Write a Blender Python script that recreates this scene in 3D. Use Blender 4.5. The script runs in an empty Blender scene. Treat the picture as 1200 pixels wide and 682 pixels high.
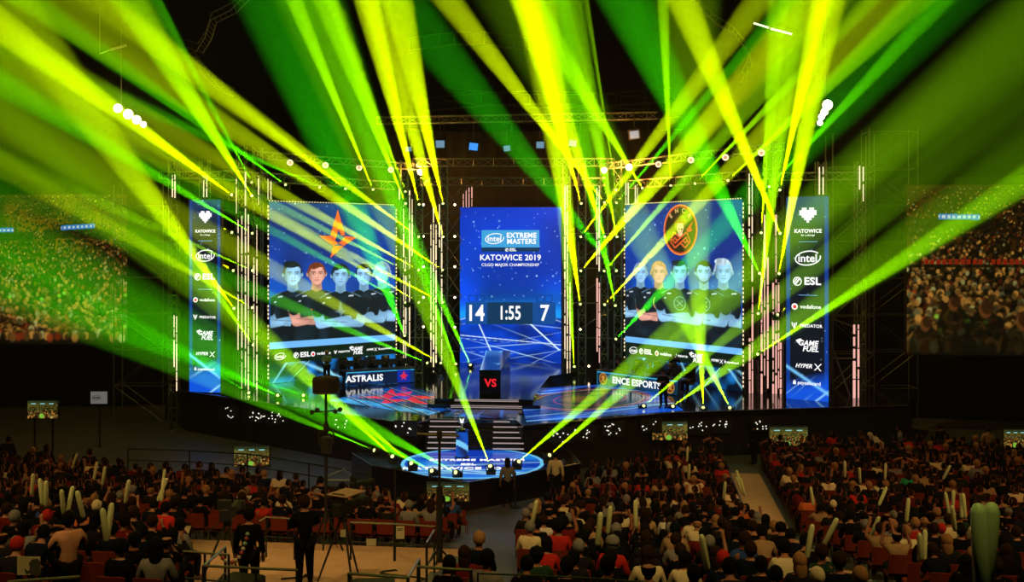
import bpy, bmesh, math, random
import numpy as np
from mathutils import Vector, Matrix, Quaternion
PI=math.pi; R=math.radians
SC=bpy.context.scene; COL=SC.collection
random.seed(7); RNG=np.random.default_rng(7)
F=1200.0; CAMZ=9.2; HY=290.0
def P(px,py,D): return Vector(((px-600)/F*D, D, CAMZ-(py-HY)/F*D))      # a point at distance D
def G(px,py,z):                                                       # a point at height z
    D=(CAMZ-z)*F/(py-HY); return Vector(((px-600)/F*D, D, z))
# ------------------------------------------------------------------ materials
MATS={}
def srgb(c):
    return tuple((x/255/12.92 if x/255<=.04045 else ((x/255+.055)/1.055)**2.4) for x in c)
def mat(name,color=(.5,.5,.5),rough=.6,metal=0,emit=None,es=1.0,noise=0,nscale=8,objcol=False,attr=None,spec=None):
    if name in MATS: return MATS[name]
    m=bpy.data.materials.new(name); m.use_nodes=True; nt=m.node_tree; n=nt.nodes; b=n['Principled BSDF']
    b.inputs['Base Color'].default_value=(*color,1); b.inputs['Roughness'].default_value=rough; b.inputs['Metallic'].default_value=metal
    if spec is not None: b.inputs['Specular IOR Level'].default_value=spec
    src=None
    if objcol:
        oi=n.new('ShaderNodeObjectInfo'); src=oi.outputs['Color']
    if attr:
        a=n.new('ShaderNodeAttribute'); a.attribute_name=attr; src=a.outputs['Color']
    if noise:
        tx=n.new('ShaderNodeTexNoise'); tx.inputs['Scale'].default_value=nscale; tx.inputs['Detail'].default_value=4
        tc=n.new('ShaderNodeTexCoord'); nt.links.new(tc.outputs['Object'],tx.inputs['Vector'])
        mr=n.new('ShaderNodeMapRange'); mr.inputs['To Min'].default_value=1-noise; mr.inputs['To Max'].default_value=1+noise
        nt.links.new(tx.outputs['Fac'],mr.inputs['Value'])
        vm=n.new('ShaderNodeVectorMath'); vm.operation='SCALE'
        if src: nt.links.new(src,vm.inputs[0])
        else: vm.inputs[0].default_value=color
        nt.links.new(mr.outputs[0],vm.inputs['Scale']); src=vm.outputs[0]
    if src: nt.links.new(src,b.inputs['Base Color'])
    if emit is not None:
        b.inputs['Emission Color'].default_value=(*emit,1); b.inputs['Emission Strength'].default_value=es
    m.cycles.emission_sampling='NONE'
    MATS[name]=m; return m
def mat_screen(name,es=1.0,sample=False):
    if name in MATS: return MATS[name]
    m=bpy.data.materials.new(name); m.use_nodes=True; nt=m.node_tree; n=nt.nodes; b=n['Principled BSDF']
    b.inputs['Base Color'].default_value=(.01,.01,.012,1); b.inputs['Roughness'].default_value=.5
    a=n.new('ShaderNodeAttribute'); a.attribute_name='Col'
    nt.links.new(a.outputs['Color'],b.inputs['Emission Color']); b.inputs['Emission Strength'].default_value=es
    m.cycles.emission_sampling='AUTO' if sample else 'NONE'
    MATS[name]=m; return m
# ------------------------------------------------------------------ objects
def tag(o,label=None,cat=None,group=None,kind=None):
    if label: o['label']=label
    if cat: o['category']=cat
    if group: o['group']=group
    if kind: o['kind']=kind
    return o
def empty(name,loc=(0,0,0),rz=0,label=None,cat=None,group=None):
    o=bpy.data.objects.new(name,None); COL.objects.link(o); o.location=loc; o.rotation_euler=(0,0,rz); o.empty_display_size=.2
    return tag(o,label,cat,group)
def wloc(o):
    v=Vector(o.location)
    while o.parent: o=o.parent; v+=Vector(o.location)
    return v
class MB:
    def __init__(s): s.v=[]; s.f=[]; s.c=[]
    def add(s,vs,fs,col=None):
        b=len(s.v); s.v+= [tuple(v) for v in vs]; s.f+=[tuple(b+i for i in f) for f in fs]
        if col is not None: s.c+=[col]*len(vs)
        return s
    def box(s,c,d,rz=0,mtx=None,taper=1.0,col=None):
        x,y,z=d[0]/2,d[1]/2,d[2]/2; t=taper
        vs=[Vector(q) for q in ((-x,-y,-z),(x,-y,-z),(x,y,-z),(-x,y,-z),(-x*t,-y*t,z),(x*t,-y*t,z),(x*t,y*t,z),(-x*t,y*t,z))]
        if mtx is not None: vs=[mtx@v for v in vs]
        if rz: m=Matrix.Rotation(rz,3,'Z'); vs=[m@v for v in vs]
        vs=[v+Vector(c) for v in vs]
        return s.add(vs,[(0,3,2,1),(4,5,6,7),(0,1,5,4),(1,2,6,5),(2,3,7,6),(3,0,4,7)],col)
    def bbox(s,c,d,rz=0,b=.02):            # box with chamfered vertical and top edges
        x,y,z=d[0]/2,d[1]/2,d[2]/2
        ring=lambda e,zz:[(-x+e,-y+0,zz),(x-e,-y,zz),(x,-y+e,zz),(x,y-e,zz),(x-e,y,zz),(-x+e,y,zz),(-x,y-e,zz),(-x,-y+e,zz)]
        vs=[Vector(q) for q in ring(b,-z)+ring(b,z-b)]+[Vector((q[0]*(1-b/x),q[1]*(1-b/y),z)) for q in ring(b,z)]
        if rz: m=Matrix.Rotation(rz,3,'Z'); vs=[m@v for v in vs]
        vs=[v+Vector(c) for v in vs]
        fs=[tuple(range(7,-1,-1)),tuple(range(16,24))]
        for k in (0,8):
            for i in range(8): j=(i+1)%8; fs.append((k+i,k+j,k+8+j,k+8+i))
        return s.add(vs,fs)
    def rod(s,a,b,r,n=6,r2=None,cap=True,col=None):
        a=Vector(a); b=Vector(b); d=b-a
        if d.length<1e-6: return s
        r2=r if r2 is None else r2
        q=d.to_track_quat('Z','Y'); vs=[]
        for (p,rr) in ((a,r),(b,r2)):
            for i in range(n):
                t=2*PI*i/n; vs.append(p+q@Vector((rr*math.cos(t),rr*math.sin(t),0)))
        fs=[(i,(i+1)%n,n+(i+1)%n,n+i) for i in range(n)]
        if cap: fs+=[tuple(range(n-1,-1,-1)),tuple(range(n,2*n))]
        return s.add(vs,fs,col)
    def path(s,pts,r,n=6,col=None):
        for a,b in zip(pts[:-1],pts[1:]): s.rod(a,b,r,n,col=col)
        return s
    def lathe(s,prof,c=(0,0,0),n=20,q=None,col=None,sx=1,sy=1):
        vs=[]
        for (r,z) in prof:
            for i in range(n):
                t=2*PI*i/n; p=Vector((r*math.cos(t)*sx,r*math.sin(t)*sy,z))
                if q is not None: p=q@p
                vs.append(p+Vector(c))
        fs=[]
        for k in range(len(prof)-1):
            for i in range(n): j=(i+1)%n; fs.append((k*n+i,k*n+j,(k+1)*n+j,(k+1)*n+i))
        fs+=[tuple(range(n-1,-1,-1)),tuple(range((len(prof)-1)*n,len(prof)*n))]
        return s.add(vs,fs,col)
    def ball(s,c,r,n=10,m=6,sc=(1,1,1),col=None,q=None):
        prof=[(max(1e-4,math.sin(PI*k/m)),-math.cos(PI*k/m)) for k in range(m+1)]
        vs=[]
        for (rr,z) in prof:
            for i in range(n):
                t=2*PI*i/n; p=Vector((rr*math.cos(t)*r*sc[0],rr*math.sin(t)*r*sc[1],z*r*sc[2]))
                if q is not None: p=q@p
                vs.append(p+Vector(c))
        fs=[]
        for k in range(m):
            for i in range(n): j=(i+1)%n; fs.append((k*n+i,k*n+j,(k+1)*n+j,(k+1)*n+i))
        return s.add(vs,fs,col)
    def prism(s,poly,z0,z1,col=None):
        n=len(poly); vs=[(p[0],p[1],z0) for p in poly]+[(p[0],p[1],z1) for p in poly]
        fs=[tuple(range(n-1,-1,-1)),tuple(range(n,2*n))]+[(i,(i+1)%n,n+(i+1)%n,n+i) for i in range(n)]
        return s.add(vs,fs,col)
    def build(s,name,m,parent=None,smooth=False,local=False,label=None):
        me=bpy.data.meshes.new(name); v=s.v
        org=Vector((0,0,0))
        if parent is not None and not local: org=wloc(parent)
        if org.length>0: v=[(a[0]-org.x,a[1]-org.y,a[2]-org.z) for a in v]
        me.from_pydata(v,[],s.f); 
        if s.c and len(s.c)==len(s.v):
            ca=me.color_attributes.new('Col','FLOAT_COLOR','POINT')
            ca.data.foreach_set('color',np.array([(*c[:3],1) for c in s.c],dtype=np.float32).ravel())
        if smooth: me.polygons.foreach_set('use_smooth',[True]*len(me.polygons))
        me.materials.append(m)
        o=bpy.data.objects.new(name,me); COL.objects.link(o)
        if parent is not None: o.parent=parent
        if label: o['label']=label
        return o
def rebase(o,base):
    """move a top-level mesh's origin to its base"""
    base=Vector(base); o.data.transform(Matrix.Translation(-base)); o.location=base; return o
def solo(mb,name,m,label,cat,base=None,group=None,kind=None,smooth=False):
    o=mb.build(name,m,smooth=smooth)
    if base is not None: rebase(o,base)
    return tag(o,label,cat,group,kind)
def kids(o): return list(o.children)
def copy_tree(o,parent=None):
    c=o.copy(); COL.objects.link(c); c.parent=parent
    for ch in kids(o): copy_tree(ch,c)
    return c
# ------------------------------------------------------------------ pictures painted on display grids (colour attribute)
class Plane:
    """a vertical display surface: bottom-left corner, right direction, width, height (metres)"""
    def __init__(s,bl,br,h):
        s.o=Vector(bl); d=Vector(br)-s.o; d.z=0; s.w=d.length; s.u=d.normalized(); s.h=h; s.up=Vector((0,0,1)); s.n=s.u.cross(s.up).normalized()
        if s.n.y>0: s.n=-s.n
    def pt(s,x,y,off=0): return s.o+s.u*x+s.up*y+s.n*off
class FloorPlane(Plane):
    def __init__(s,o,u,v):
        s.o=Vector(o); s.u=Vector(u).normalized(); s.up=Vector(v).normalized(); s.w=Vector(u).length; s.h=Vector(v).length; s.n=Vector((0,0,1))
def grid_mesh(name,pl,x0,y0,x1,y1,nx,ny,fn,m,parent,off=.01):
    """fn(X,Y)->rgb(ny,nx,3) linear, alpha(ny,nx)"""
    X,Y=np.meshgrid(np.linspace(x0,x1,nx),np.linspace(y0,y1,ny))
    rgb,al=fn(X,Y)
    o=np.array(pl.o+pl.n*off-(wloc(parent) if parent else Vector((0,0,0)))); u=np.array(pl.u); up=np.array(pl.up)
    V=o[None,None]+X[...,None]*u+Y[...,None]*up
    idx=np.arange(nx*ny).reshape(ny,nx)
    q=np.stack([idx[:-1,:-1],idx[:-1,1:],idx[1:,1:],idx[1:,:-1]],-1).reshape(-1,4)
    if al is not None:
        a=al.reshape(-1)>.5; keep=a[q].sum(1)>=3; q=q[keep]
        used=np.unique(q); remap=-np.ones(nx*ny,int); remap[used]=np.arange(len(used)); q=remap[q]
        V=V.reshape(-1,3)[used]; C=rgb.reshape(-1,3)[used]
    else: V=V.reshape(-1,3); C=rgb.reshape(-1,3)
    me=bpy.data.meshes.new(name); me.vertices.add(len(V)); me.vertices.foreach_set('co',V.astype(np.float32).ravel())
    me.loops.add(q.size); me.loops.foreach_set('vertex_index',q.ravel().astype(np.int32))
    me.polygons.add(len(q)); me.polygons.foreach_set('loop_start',np.arange(0,q.size,4,dtype=np.int32))
    me.update(calc_edges=True); me.validate()
    ca=me.color_attributes.new('Col','FLOAT_COLOR','POINT')
    ca.data.foreach_set('color',np.concatenate([C,np.ones((len(C),1))],1).astype(np.float32).ravel())
    me.materials.append(m); ob=bpy.data.objects.new(name,me); COL.objects.link(ob)
    if parent: ob.parent=parent
    return ob
def L(*c): return np.array(srgb(c))
def over(rgb,c,mask):
    c=np.asarray(c,float); mk=np.clip(mask,0,1)[...,None]; return rgb*(1-mk)+c*mk
def ell(X,Y,cx,cy,rx,ry,soft=.08):
    d=np.sqrt(((X-cx)/rx)**2+((Y-cy)/ry)**2); return np.clip((1-d)/soft+.5,0,1)
def cap(X,Y,a,b,r,soft=.02):
    ax,ay=a; bx,by=b; dx,dy=bx-ax,by-ay; t=np.clip(((X-ax)*dx+(Y-ay)*dy)/(dx*dx+dy*dy+1e-9),0,1)
    d=np.hypot(X-ax-t*dx,Y-ay-t*dy); return np.clip((r-d)/soft+.5,0,1)
def inpoly(X,Y,poly):
    ins=np.zeros(X.shape,bool); n=len(poly)
    for i in range(n):
        x1,y1=poly[i]; x2,y2=poly[(i+1)%n]
        if y1==y2: continue
        c=((Y>=min(y1,y2))&(Y<max(y1,y2))); xi=x1+(Y-y1)*(x2-x1)/(y2-y1); ins^=(c&(X<xi))
    return ins.astype(float)
_NZ={}
def vnoise(X,Y,s,seed=0):
    r=_NZ.setdefault(seed,np.random.default_rng(seed).random((64,64)))
    x=X*s; y=Y*s; xi=np.floor(x).astype(int); yi=np.floor(y).astype(int); fx=x-xi; fy=y-yi; fx=fx*fx*(3-2*fx); fy=fy*fy*(3-2*fy)
    g=lambda a,b: r[a%64,b%64]
    return (g(yi,xi)*(1-fx)+g(yi,xi+1)*fx)*(1-fy)+(g(yi+1,xi)*(1-fx)+g(yi+1,xi+1)*fx)*fy
def text(body,pl,x,y,size,m,parent,name='lettering',off=.03,align='CENTER',bold=0.0,shear=0,sx=1,thick=0.004,rot=0):
    cu=bpy.data.curves.new(name,'FONT'); cu.body=body; cu.size=size; cu.align_x=align; cu.align_y='CENTER'; cu.offset=bold*size; cu.shear=shear
    cu.resolution_u=3; cu.extrude=thick; cu.space_character=1.0+bold*1.6
    t=bpy.data.objects.new(name,cu); COL.objects.link(t)
    dg=bpy.context.evaluated_depsgraph_get(); me=bpy.data.meshes.new_from_object(t.evaluated_get(dg)); bpy.data.objects.remove(t); bpy.data.curves.remove(cu)
    me.name=name; me.materials.clear(); me.materials.append(m)
    o=bpy.data.objects.new(name,me); COL.objects.link(o)
    M=Matrix((pl.u,pl.up,pl.n)).transposed().to_4x4()
    me.transform(M@Matrix.Rotation(rot,4,'Z')@Matrix.Diagonal((sx,1,1,1)))
    p=pl.pt(x,y,off)
    if parent: o.parent=parent; o.location=p-wloc(parent)
    else: o.location=p
    return o
def flat(pl,polys,m,parent,name,off=.03,thick=.006):
    mb=MB()
    for poly in polys:
        n=len(poly); vs=[pl.pt(x,y,off) for x,y in poly]+[pl.pt(x,y,off-thick) for x,y in poly]
        mb.add(vs,[tuple(range(n)),tuple(range(2*n-1,n-1,-1))]+[(i,(i+1)%n,n+(i+1)%n,n+i) for i in range(n)])
    return mb.build(name,m,parent)
def ring(cx,cy,rx,ry,w,rot=0,n=28,a0=0,a1=2*PI):
    out=[]
    for i in range(n):
        t0=a0+(a1-a0)*i/n; t1=a0+(a1-a0)*(i+1)/n; q=[]
        for (t,k) in ((t0,0),(t1,0),(t1,1),(t0,1)):
            x=(rx-k*w)*math.cos(t); y=(ry-k*w)*math.sin(t); q.append((cx+x*math.cos(rot)-y*math.sin(rot),cy+x*math.sin(rot)+y*math.cos(rot)))
        out.append(q)
    return out
def disc(cx,cy,r,n=18,ry=None):
    ry=ry or r; return [(cx+r*math.cos(2*PI*i/n),cy+ry*math.sin(2*PI*i/n)) for i in range(n)]
def rect(x0,y0,x1,y1): return [(x0,y0),(x1,y0),(x1,y1),(x0,y1)]
# common materials
BLACK=mat('black_matte',(.012,.012,.013),.7)
BLACKG=mat('black_gloss',(.01,.01,.012),.18)
TRUSS=mat('aluminium_truss',(.24,.24,.23),.38,.7)
DARKMET=mat('dark_metal',(.05,.05,.05),.45,.4)
WHITE_E=mat('white_glow',(.1,.1,.1),.6,emit=(1,1,1),es=1.1)
RED_E=mat('red_glow',(.1,.0,.0),.6,emit=srgb((235,30,45)),es=1.1)
# ------------------------------------------------------------------ camera, world haze
cam=bpy.data.cameras.new('camera'); cobj=bpy.data.objects.new('camera',cam); COL.objects.link(cobj); SC.camera=cobj
cobj.location=(0,0,CAMZ); cobj.rotation_euler=(PI/2,0,0); cam.sensor_width=36; cam.lens=36; cam.shift_y=-(341-HY)/1200; cam.clip_end=400; cam.clip_start=.3
W=bpy.data.worlds.new('haze'); SC.world=W; W.use_nodes=True; n=W.node_tree.nodes; n.clear()
wo=n.new('ShaderNodeOutputWorld'); vs=n.new('ShaderNodeVolumeScatter'); DENS=.0005
vs.inputs['Density'].default_value=DENS; vs.inputs['Anisotropy'].default_value=.25
W.node_tree.links.new(vs.outputs[0],wo.inputs['Volume'])
# ------------------------------------------------------------------ moving head beam fixtures
LENS=mat('beam_lens',(.1,.1,.1),.3,emit=(.9,1,.3),es=2.2)
LENSB=mat('blue_lens',(.1,.1,.1),.3,emit=(.25,.85,1),es=6)
def fixture_proto():
    r=empty('moving_head_light'); 
    MB().bbox((0,0,-.16),(.34,.26,.13),b=.03).build('base',BLACK,r,local=True)
    y=MB(); y.box((-.17,0,-.0),(.035,.1,.24)); y.box((.17,0,-.0),(.035,.1,.24)); y.box((0,0,-.1),(.34,.1,.03)); y.build('yoke',BLACK,r,local=True)
    h=MB(); h.lathe([(.05,-.2),(.11,-.17),(.125,-.05),(.125,.08),(.105,.14)],n=14); hd=h.build('head',BLACK,r,local=True,smooth=False)
    MB().ball((0,0,.14),.07,12,6,(1,1,.5)).build('lens',LENS,hd,local=True,smooth=True)
    return r
FX=fixture_proto(); FX_used=[False]
ENERGY=1.0
def fixture(loc,aim,label,lens=None):
    r=FX if not FX_used[0] else copy_tree(FX); FX_used[0]=True
    r.location=loc; tag(r,label,'stage light','moving head beam lights')
    q=(Vector(aim)-Vector(loc)).to_track_quat('Z','Y')
    for c in r.children:
        if c.name.startswith('head'): c.rotation_mode='QUATERNION'; c.rotation_quaternion=q; hd=c
    return r,q
QW=75.0
def spot(loc,dirv,full,energy,color,falloff='Linear',blend=.55,size=.004,lin=.5):
    l=bpy.data.lights.new('beam','SPOT'); l.energy=energy; l.color=color; l.spot_size=full; l.spot_blend=blend; l.shadow_soft_size=size
    l.use_nodes=True; nt=l.node_tree; em=nt.nodes['Emission']
    if falloff:
        lf=nt.nodes.new('ShaderNodeLightFalloff'); lf.inputs['Strength'].default_value=1; ad=nt.nodes.new('ShaderNodeMath'); ad.operation='MULTIPLY_ADD'; ad.inputs[1].default_value=QW; nt.links.new(lf.outputs['Quadratic'],ad.inputs[0]); ml=nt.nodes.new('ShaderNodeMath'); ml.operation='MULTIPLY'; ml.inputs[1].default_value=lin; nt.links.new(lf.outputs[falloff],ml.inputs[0]); nt.links.new(ml.outputs[0],ad.inputs[2]); nt.links.new(ad.outputs[0],em.inputs['Strength'])
    o=bpy.data.objects.new('beam',l); COL.objects.link(o); o.location=loc
    o.rotation_euler=Vector(dirv).to_track_quat('-Z','Y').to_euler(); return o
def beam(px,py,D,ex,ey,w,k,label,hue=0.30,ang=3.0,short=False):
    w=w*(.62 if short else .8); k=k*(.52 if short else 1.15)
    """source pixel+distance; a second point of its axis; apparent width there"""
    a=P(px,py,D); best=None
    for De in [D-1.0*i for i in range(1 if short else 4,int(D*.22) if short else int(D-13))]:
        b=P(ex,ey,De); r=(b-a).length; full=2*math.degrees(math.atan((w/2*De/F)/max(r,1)))
        if best is None or abs(full-ang)<abs(best[0]-ang): best=(full,De,b)
    full,De,b=best; d=(b-a).normalized()
    fixture(a-d*.2,b,label)
    s=spot(a+d*.08,d,R(full*1.05),k*1000*BK,(hue,1,0.0),lin=.03 if short else .5)
    return s
BK=218.0
TL='top truss above the left team screen'; TR='top truss above the right team screen'
IL='tower left of the centre screen'; IR='tower right of the centre screen'
OL='tower beside the left sponsor column'; OR='tower beside the right sponsor column'
FL='front lip of the round podium'; SR='stage edge below the right team screen'; UP='stage floor beside the centre screen'; SL='stage edge below the left team screen'
Y=.68; YG=.38; GR=.03
BEAMS=[ # px py D  ex ey w  k hue where
(271,228,52,0,30,54,1.3,Y,OL,'first from top, outer column'),(295,229,52,152,0,58,1.0,YG,OL,'second from top, inner column'),(295,213,53,178,0,30,.6,GR+.08,OL,'highest, inner column'),
(334,216,55,45,8,42,.6,GR+.06,TL,'first from left'),(374,219,57.5,0,46,55,.45,GR+.06,TL,'second from left'),(404.6,221,59,105,0,80,.75,Y,TL,'third from left'),
(437,221.5,59.6,345,0,28,1.3,YG,TL,'fourth from left'),(475,224,60.5,393,0,34,1.1,YG,TL,'last at the right end'),
(475,238,58,380,0,38,1.1,YG,IL,'top of the outer column'),(491,239,58,430,0,42,1.6,Y,IL,'top of the middle column'),(519,238,58,466,0,50,1.6,Y,IL,'top of the inner column'),
(490,277,57.5,110,0,52,1.1,Y,IL,'second of the middle column'),(519,277,58,440,0,52,1.3,Y,IL,'second of the inner column'),
(474,316,57,0,78,50,.55,YG,IL,'third of the outer column'),(490,316,57,0,45,60,.85,Y,IL,'third of the middle column'),(518,316,57.5,60,10,60,1.3,Y,IL,'third of the inner column'),
(474,354,57,0,98,48,.5,GR+.1,IL,'fourth of the outer column'),(490,354,57,0,60,50,.75,Y,IL,'fourth of the middle column'),(518,354,57.5,0,87,58,.85,Y,IL,'fourth of the inner column'),
(474,393,57,320,0,115,.55,GR,IL,'fifth of the outer column'),
(500,425,57,0,215,60,.5,GR+.08,UP,'far left one'),(516,425,57,180,238,50,.6,Y,UP,'second from left'),(534,426,57.5,400,60,60,.6,GR+.1,UP,'third from left'),(551,427,58,385,60,64,.6,GR+.12,UP,'fourth, left of the monolith'),
(673,429,58,645,0,56,.7,YG,UP,'right of the monolith'),
(681,238,58,615,0,45,1.5,Y,IR,'top of the inner column'),(708,237,58,525,0,42,1.4,Y,IR,'top of the middle column'),(722,222,60,677,0,36,1.2,YG,TR,'first at the left end'),(723,237,58,925,0,28,.7,GR+.06,IR,'top of the outer column'),
(752.5,220,57.5,625,10,46,.9,YG,TR,'second from left'),(786,216.5,56,777,0,20,1.2,YG,TR,'third from left'),(815,214.5,54,1020,0,30,.8,YG,TR,'fourth from left'),(853.5,211,52,1075,0,42,.8,YG-.05,TR,'last at the right end'),
(681,277,57.5,890,0,46,1.1,Y,IR,'second of the inner column'),(708.5,277,57.5,617,0,52,1.2,Y,IR,'second of the middle column'),(723,277,57.5,667,0,46,.9,YG-.06,IR,'second of the outer column'),
(681,317,57,955,0,70,1.4,Y,IR,'third of the inner column'),(708.5,317,57,970,20,42,.9,YG,IR,'third of the middle column'),(722,317,57.5,500,40,74,.4,GR,IR,'third of the outer column'),
(680,356,57.5,628,0,70,1.3,Y,IR,'fourth of the inner column'),(709,356.5,57,1040,0,62,1.1,Y,IR,'fourth of the middle column'),(721,357.6,57.5,648,0,60,.8,GR+.1,IR,'fourth of the outer column'),
(722,397,57,1100,0,110,.42,GR,IR,'fifth of the outer column'),
(890,320,50.5,735,0,84,.7,GR+.02,OR,'third of the inner column'),(914,273,50,800,0,50,1.6,Y,OR,'second of the outer column'),(888.5,366.6,50,932,0,46,1.5,YG+.04,OR,'fourth of the inner column'),
(892,272,50.5,912,0,36,1.0,YG,OR,'second of the inner column'),(913,320,50,972,0,52,1.7,Y,OR,'third of the outer column'),(914,222,50.5,962,0,36,1.4,Y,OR,'highest of the outer column'),
(912,368,50,1200,135,40,1.3,YG+.05,OR,'fourth of the outer column'),(888.5,414.6,50,1200,212,46,1.0,YG-.06,OR,'fifth of the inner column'),(902,218,50.5,1030,80,22,.6,GR+.1,OR,'highest of the inner column'),
(271,272,52,0,137,36,1.0,Y,OL,'second of the outer column'),(295,273,52,60,132,34,.6,GR+.1,OL,'third from top, inner column'),(272.6,316.6,52,0,157,34,1.2,Y,OL,'third of the outer column'),
(295,316.6,52,0,185,36,.3,YG,OL,'fourth from top, inner column'),(274,361,52,20,20,90,.7,Y,OL,'fourth of the outer column'),(295,360,52,0,192,44,.35,Y,OL,'fifth from top, inner column'),
(296.5,403.6,52,10,0,80,.4,YG,OL,'lowest, inner column'),
(325,463,48.5,0,320,82,.26,GR+.04,SL,'first from left'),(355,463,49,0,345,60,.09,GR,SL,'second from left'),(291,460,50,0,280,60,.08,GR+.02,OL,'standing at its foot'),
(437,527,38.8,0,345,66,.6,GR+.12,FL,'first from left'),(459,534,38,316,400,40,.8,YG,FL,'second from left'),(481,542,37.3,320,410,40,.8,YG,FL,'third from left'),
(505,551,36.6,330,460,56,.45,GR+.08,FL,'fourth from left'),(533,553,36.4,350,455,50,.5,GR+.1,FL,'fifth from left'),(574,545,36.6,490,335,46,1.0,YG,FL,'sixth, right of the podium tip'),
(609,540,37,800,375,48,.9,YG,FL,'seventh from left'),(645,532.5,38,830,370,50,.8,YG,FL,'far right one'),
(755,475,45.6,900,356,34,.7,YG,SR,'first from left'),(789,475.5,45.5,900,398,36,.7,YG,SR,'second from left'),(824,476.5,45.2,815,250,66,.7,YG+.06,SR,'third from left'),(855,477,45.2,790,350,44,.7,YG,SR,'fourth from left'),
]
for (px,py,D,ex,ey,w,k,hue,where,which) in BEAMS:
    beam(px,py,D,ex,ey,w,k,'beam light on the %s, %s'%(where,which),hue,short=where in(FL,SR))
# ------------------------------------------------------------------ world axes of the hall (turned about seven degrees from the view)
ROT=-math.atan2(.122,.9925); U=Vector((.9925,-.122,0)); V=Vector((.122,.9925,0))
def ST(s,t,z=0): v=U*s+V*t; return Vector((v.x,v.y,z))
def structure(mb,name,m,base=None,smooth=False):
    o=mb.build(name,m,smooth=smooth); o['kind']='structure'; return o
# --- floor: flat in front of the stage, rising in low terraces towards the camera
def floor_z(t):
    if t>=32: return 0.0
    return .285*(math.floor((32-t)/1.5-1e-6)+1)
CONC=mat('sealed_concrete',(.085,.095,.11),.45,spec=.3,noise=.35,nscale=.6)
CARPET=mat('tan_aisle',(.62,.42,.24),.75,noise=.2,nscale=3)
fl=MB(); 
ys=[(110,0)]; t=32
ys.append((32,0))
k=0
while t>8: ys+= [(t,.285*(k+1)),(t-1.5,.285*(k+1))]; t-=1.5; k+=1
s0,s1=-62,60
vsx=[ST(s0,t,z) for t,z in ys]+[ST(s1,t,z) for t,z in ys]; N=len(ys)
fl.add(vsx,[(i,N+i,N+i+1,i+1) for i in range(N-1)])
structure(fl,'floor',CONC)
def strip(name,sa,sb,ta,tb,m,e=.012):
    mb=MB(); pts=[(t,z) for t,z in ys if ta<t<tb]; pts=[(tb,floor_z(tb))]+pts+[(ta,floor_z(ta+.001))]
    vsx=[ST(sa,t,z+e)+Vector((0,e*-1,0)) for t,z in pts]+[ST(sb,t,z+e)+Vector((0,-e,0)) for t,z in pts]; N=len(pts)
    mb.add(vsx,[(i,N+i,N+i+1,i+1) for i in range(N-1)]); return structure(mb,name,m)
strip('floor_aisle',3.75,4.9,14,42.5,CARPET)
strip('floor_camera_bay',-12.2,-4.4,18.0,26.6,CARPET)
# --- hall shell
WALLM=mat('dark_wall',(.018,.02,.02),.9,noise=.3,nscale=.2); CEILM=mat('black_ceiling',(.0003,.0003,.0003),1.0,spec=0)
b=MB(); b.box((0,100,17),(130,.5,34)); structure(b,'wall_back',WALLM)
b=MB(); b.box((-62,50,17),(.5,100,34)); structure(b,'wall_left',CEILM)
b=MB(); b.box((62,50,17),(.5,100,34)); structure(b,'wall_right',CEILM)
b=MB(); b.box((0,55,37.2),(130,100,.4)); structure(b,'ceiling',CEILM)
# curtain backing of the stage
DRAPE=mat('black_drape',(.01,.012,.011),.95)
def drape(a,c,z0,z1,label):
    a=Vector(a); c=Vector(c); d=(c-a); n_=int(d.length*4); mb=MB(); vs=[]
    nn=Vector((-d.y,d.x,0)).normalized()
    for i in range(n_+1):
        p=a+d*(i/n_)+nn*(.09*math.sin(i*1.7)+.03*math.sin(i*3.1)); vs+=[(p.x,p.y,z0),(p.x,p.y,z1)]
    mb.add(vs,[(2*i,2*i+2,2*i+3,2*i+1) for i in range(n_)])
    o=mb.build('curtain',DRAPE,smooth=True); tag(o,label,'curtain'); 
    m=o.modifiers.new('thickness','SOLIDIFY'); m.thickness=.02
drape((-12,66,0),(12,64.5,0),0,16.6,'black curtain hanging behind the centre screen')
drape((-30,59,0),(-16,60.3,0),0,13,'black curtain behind the left sponsor column')
drape((18.5,56,0),(30,53.5,0),0,13,'black curtain behind the right sponsor column')
# ------------------------------------------------------------------ the stage
SZ=2.0
GLOSS=mat('stage_gloss',(.010,.011,.013),.1,spec=.45)
SKIRT=mat('stage_skirt',(.008,.008,.009),.6)
stg=empty('main_stage',(-2,52,0),0,'wide black glossy main stage with stairs down to the round podium','stage')
poly=[(-19,55.5),(-16.4,51.2),(-11.3,47.3),(-4.0,41.6),(-3.4,43.0),(.15,42.6),(.45,41.3),(7.0,44.6),(12,45.6),(18,46.6),(20,50.5),(13,62),(6,64),(-6.5,64.5),(-13,62)]
b=MB(); b.prism(poly,1.82,SZ); b.build('deck',GLOSS,stg)
inner=[(x*.99-.02,y+.12) for x,y in poly]
b=MB(); b.prism(inner,.0,1.815); b.build('skirt',SKIRT,stg)
EDGE=mat('deck_edge',(.25,.27,.28),.3,.8)
b=MB()
for i in range(0,9):
    a=Vector((*poly[i],SZ+.01)); c=Vector((*poly[i+1],SZ+.01)); b.rod(a,c,.022,5)
b.build('edge_trim',EDGE,stg)
# stairs between deck and lower podium
STEPL=mat('step_light',(.3,.25,.25),.5,emit=(.75,.6,.58),es=.42)
st=MB(); sl=[]
nst=5
for i in range(nst):
    z=SZ-(i+1)*.1667; y0=42.9-i*.3
    st.box((-1.6,y0-.15,z/2+.0),(3.9,.32,z),rz=-.05)
st.build('stairs',SKIRT,stg)
for i in range(nst+1):
    z=SZ-.06-i*.1667; y0=42.72-i*.3
    b=MB(); b.box((-2.75,y0+.045,z),(1.35,.02,.05),rz=-.05); b.build('step_light',STEPL,stg); b=MB(); b.box((-.15,y0-.08,z),(1.25,.02,.05),rz=-.05); b.build('step_light',STEPL,stg)
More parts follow.
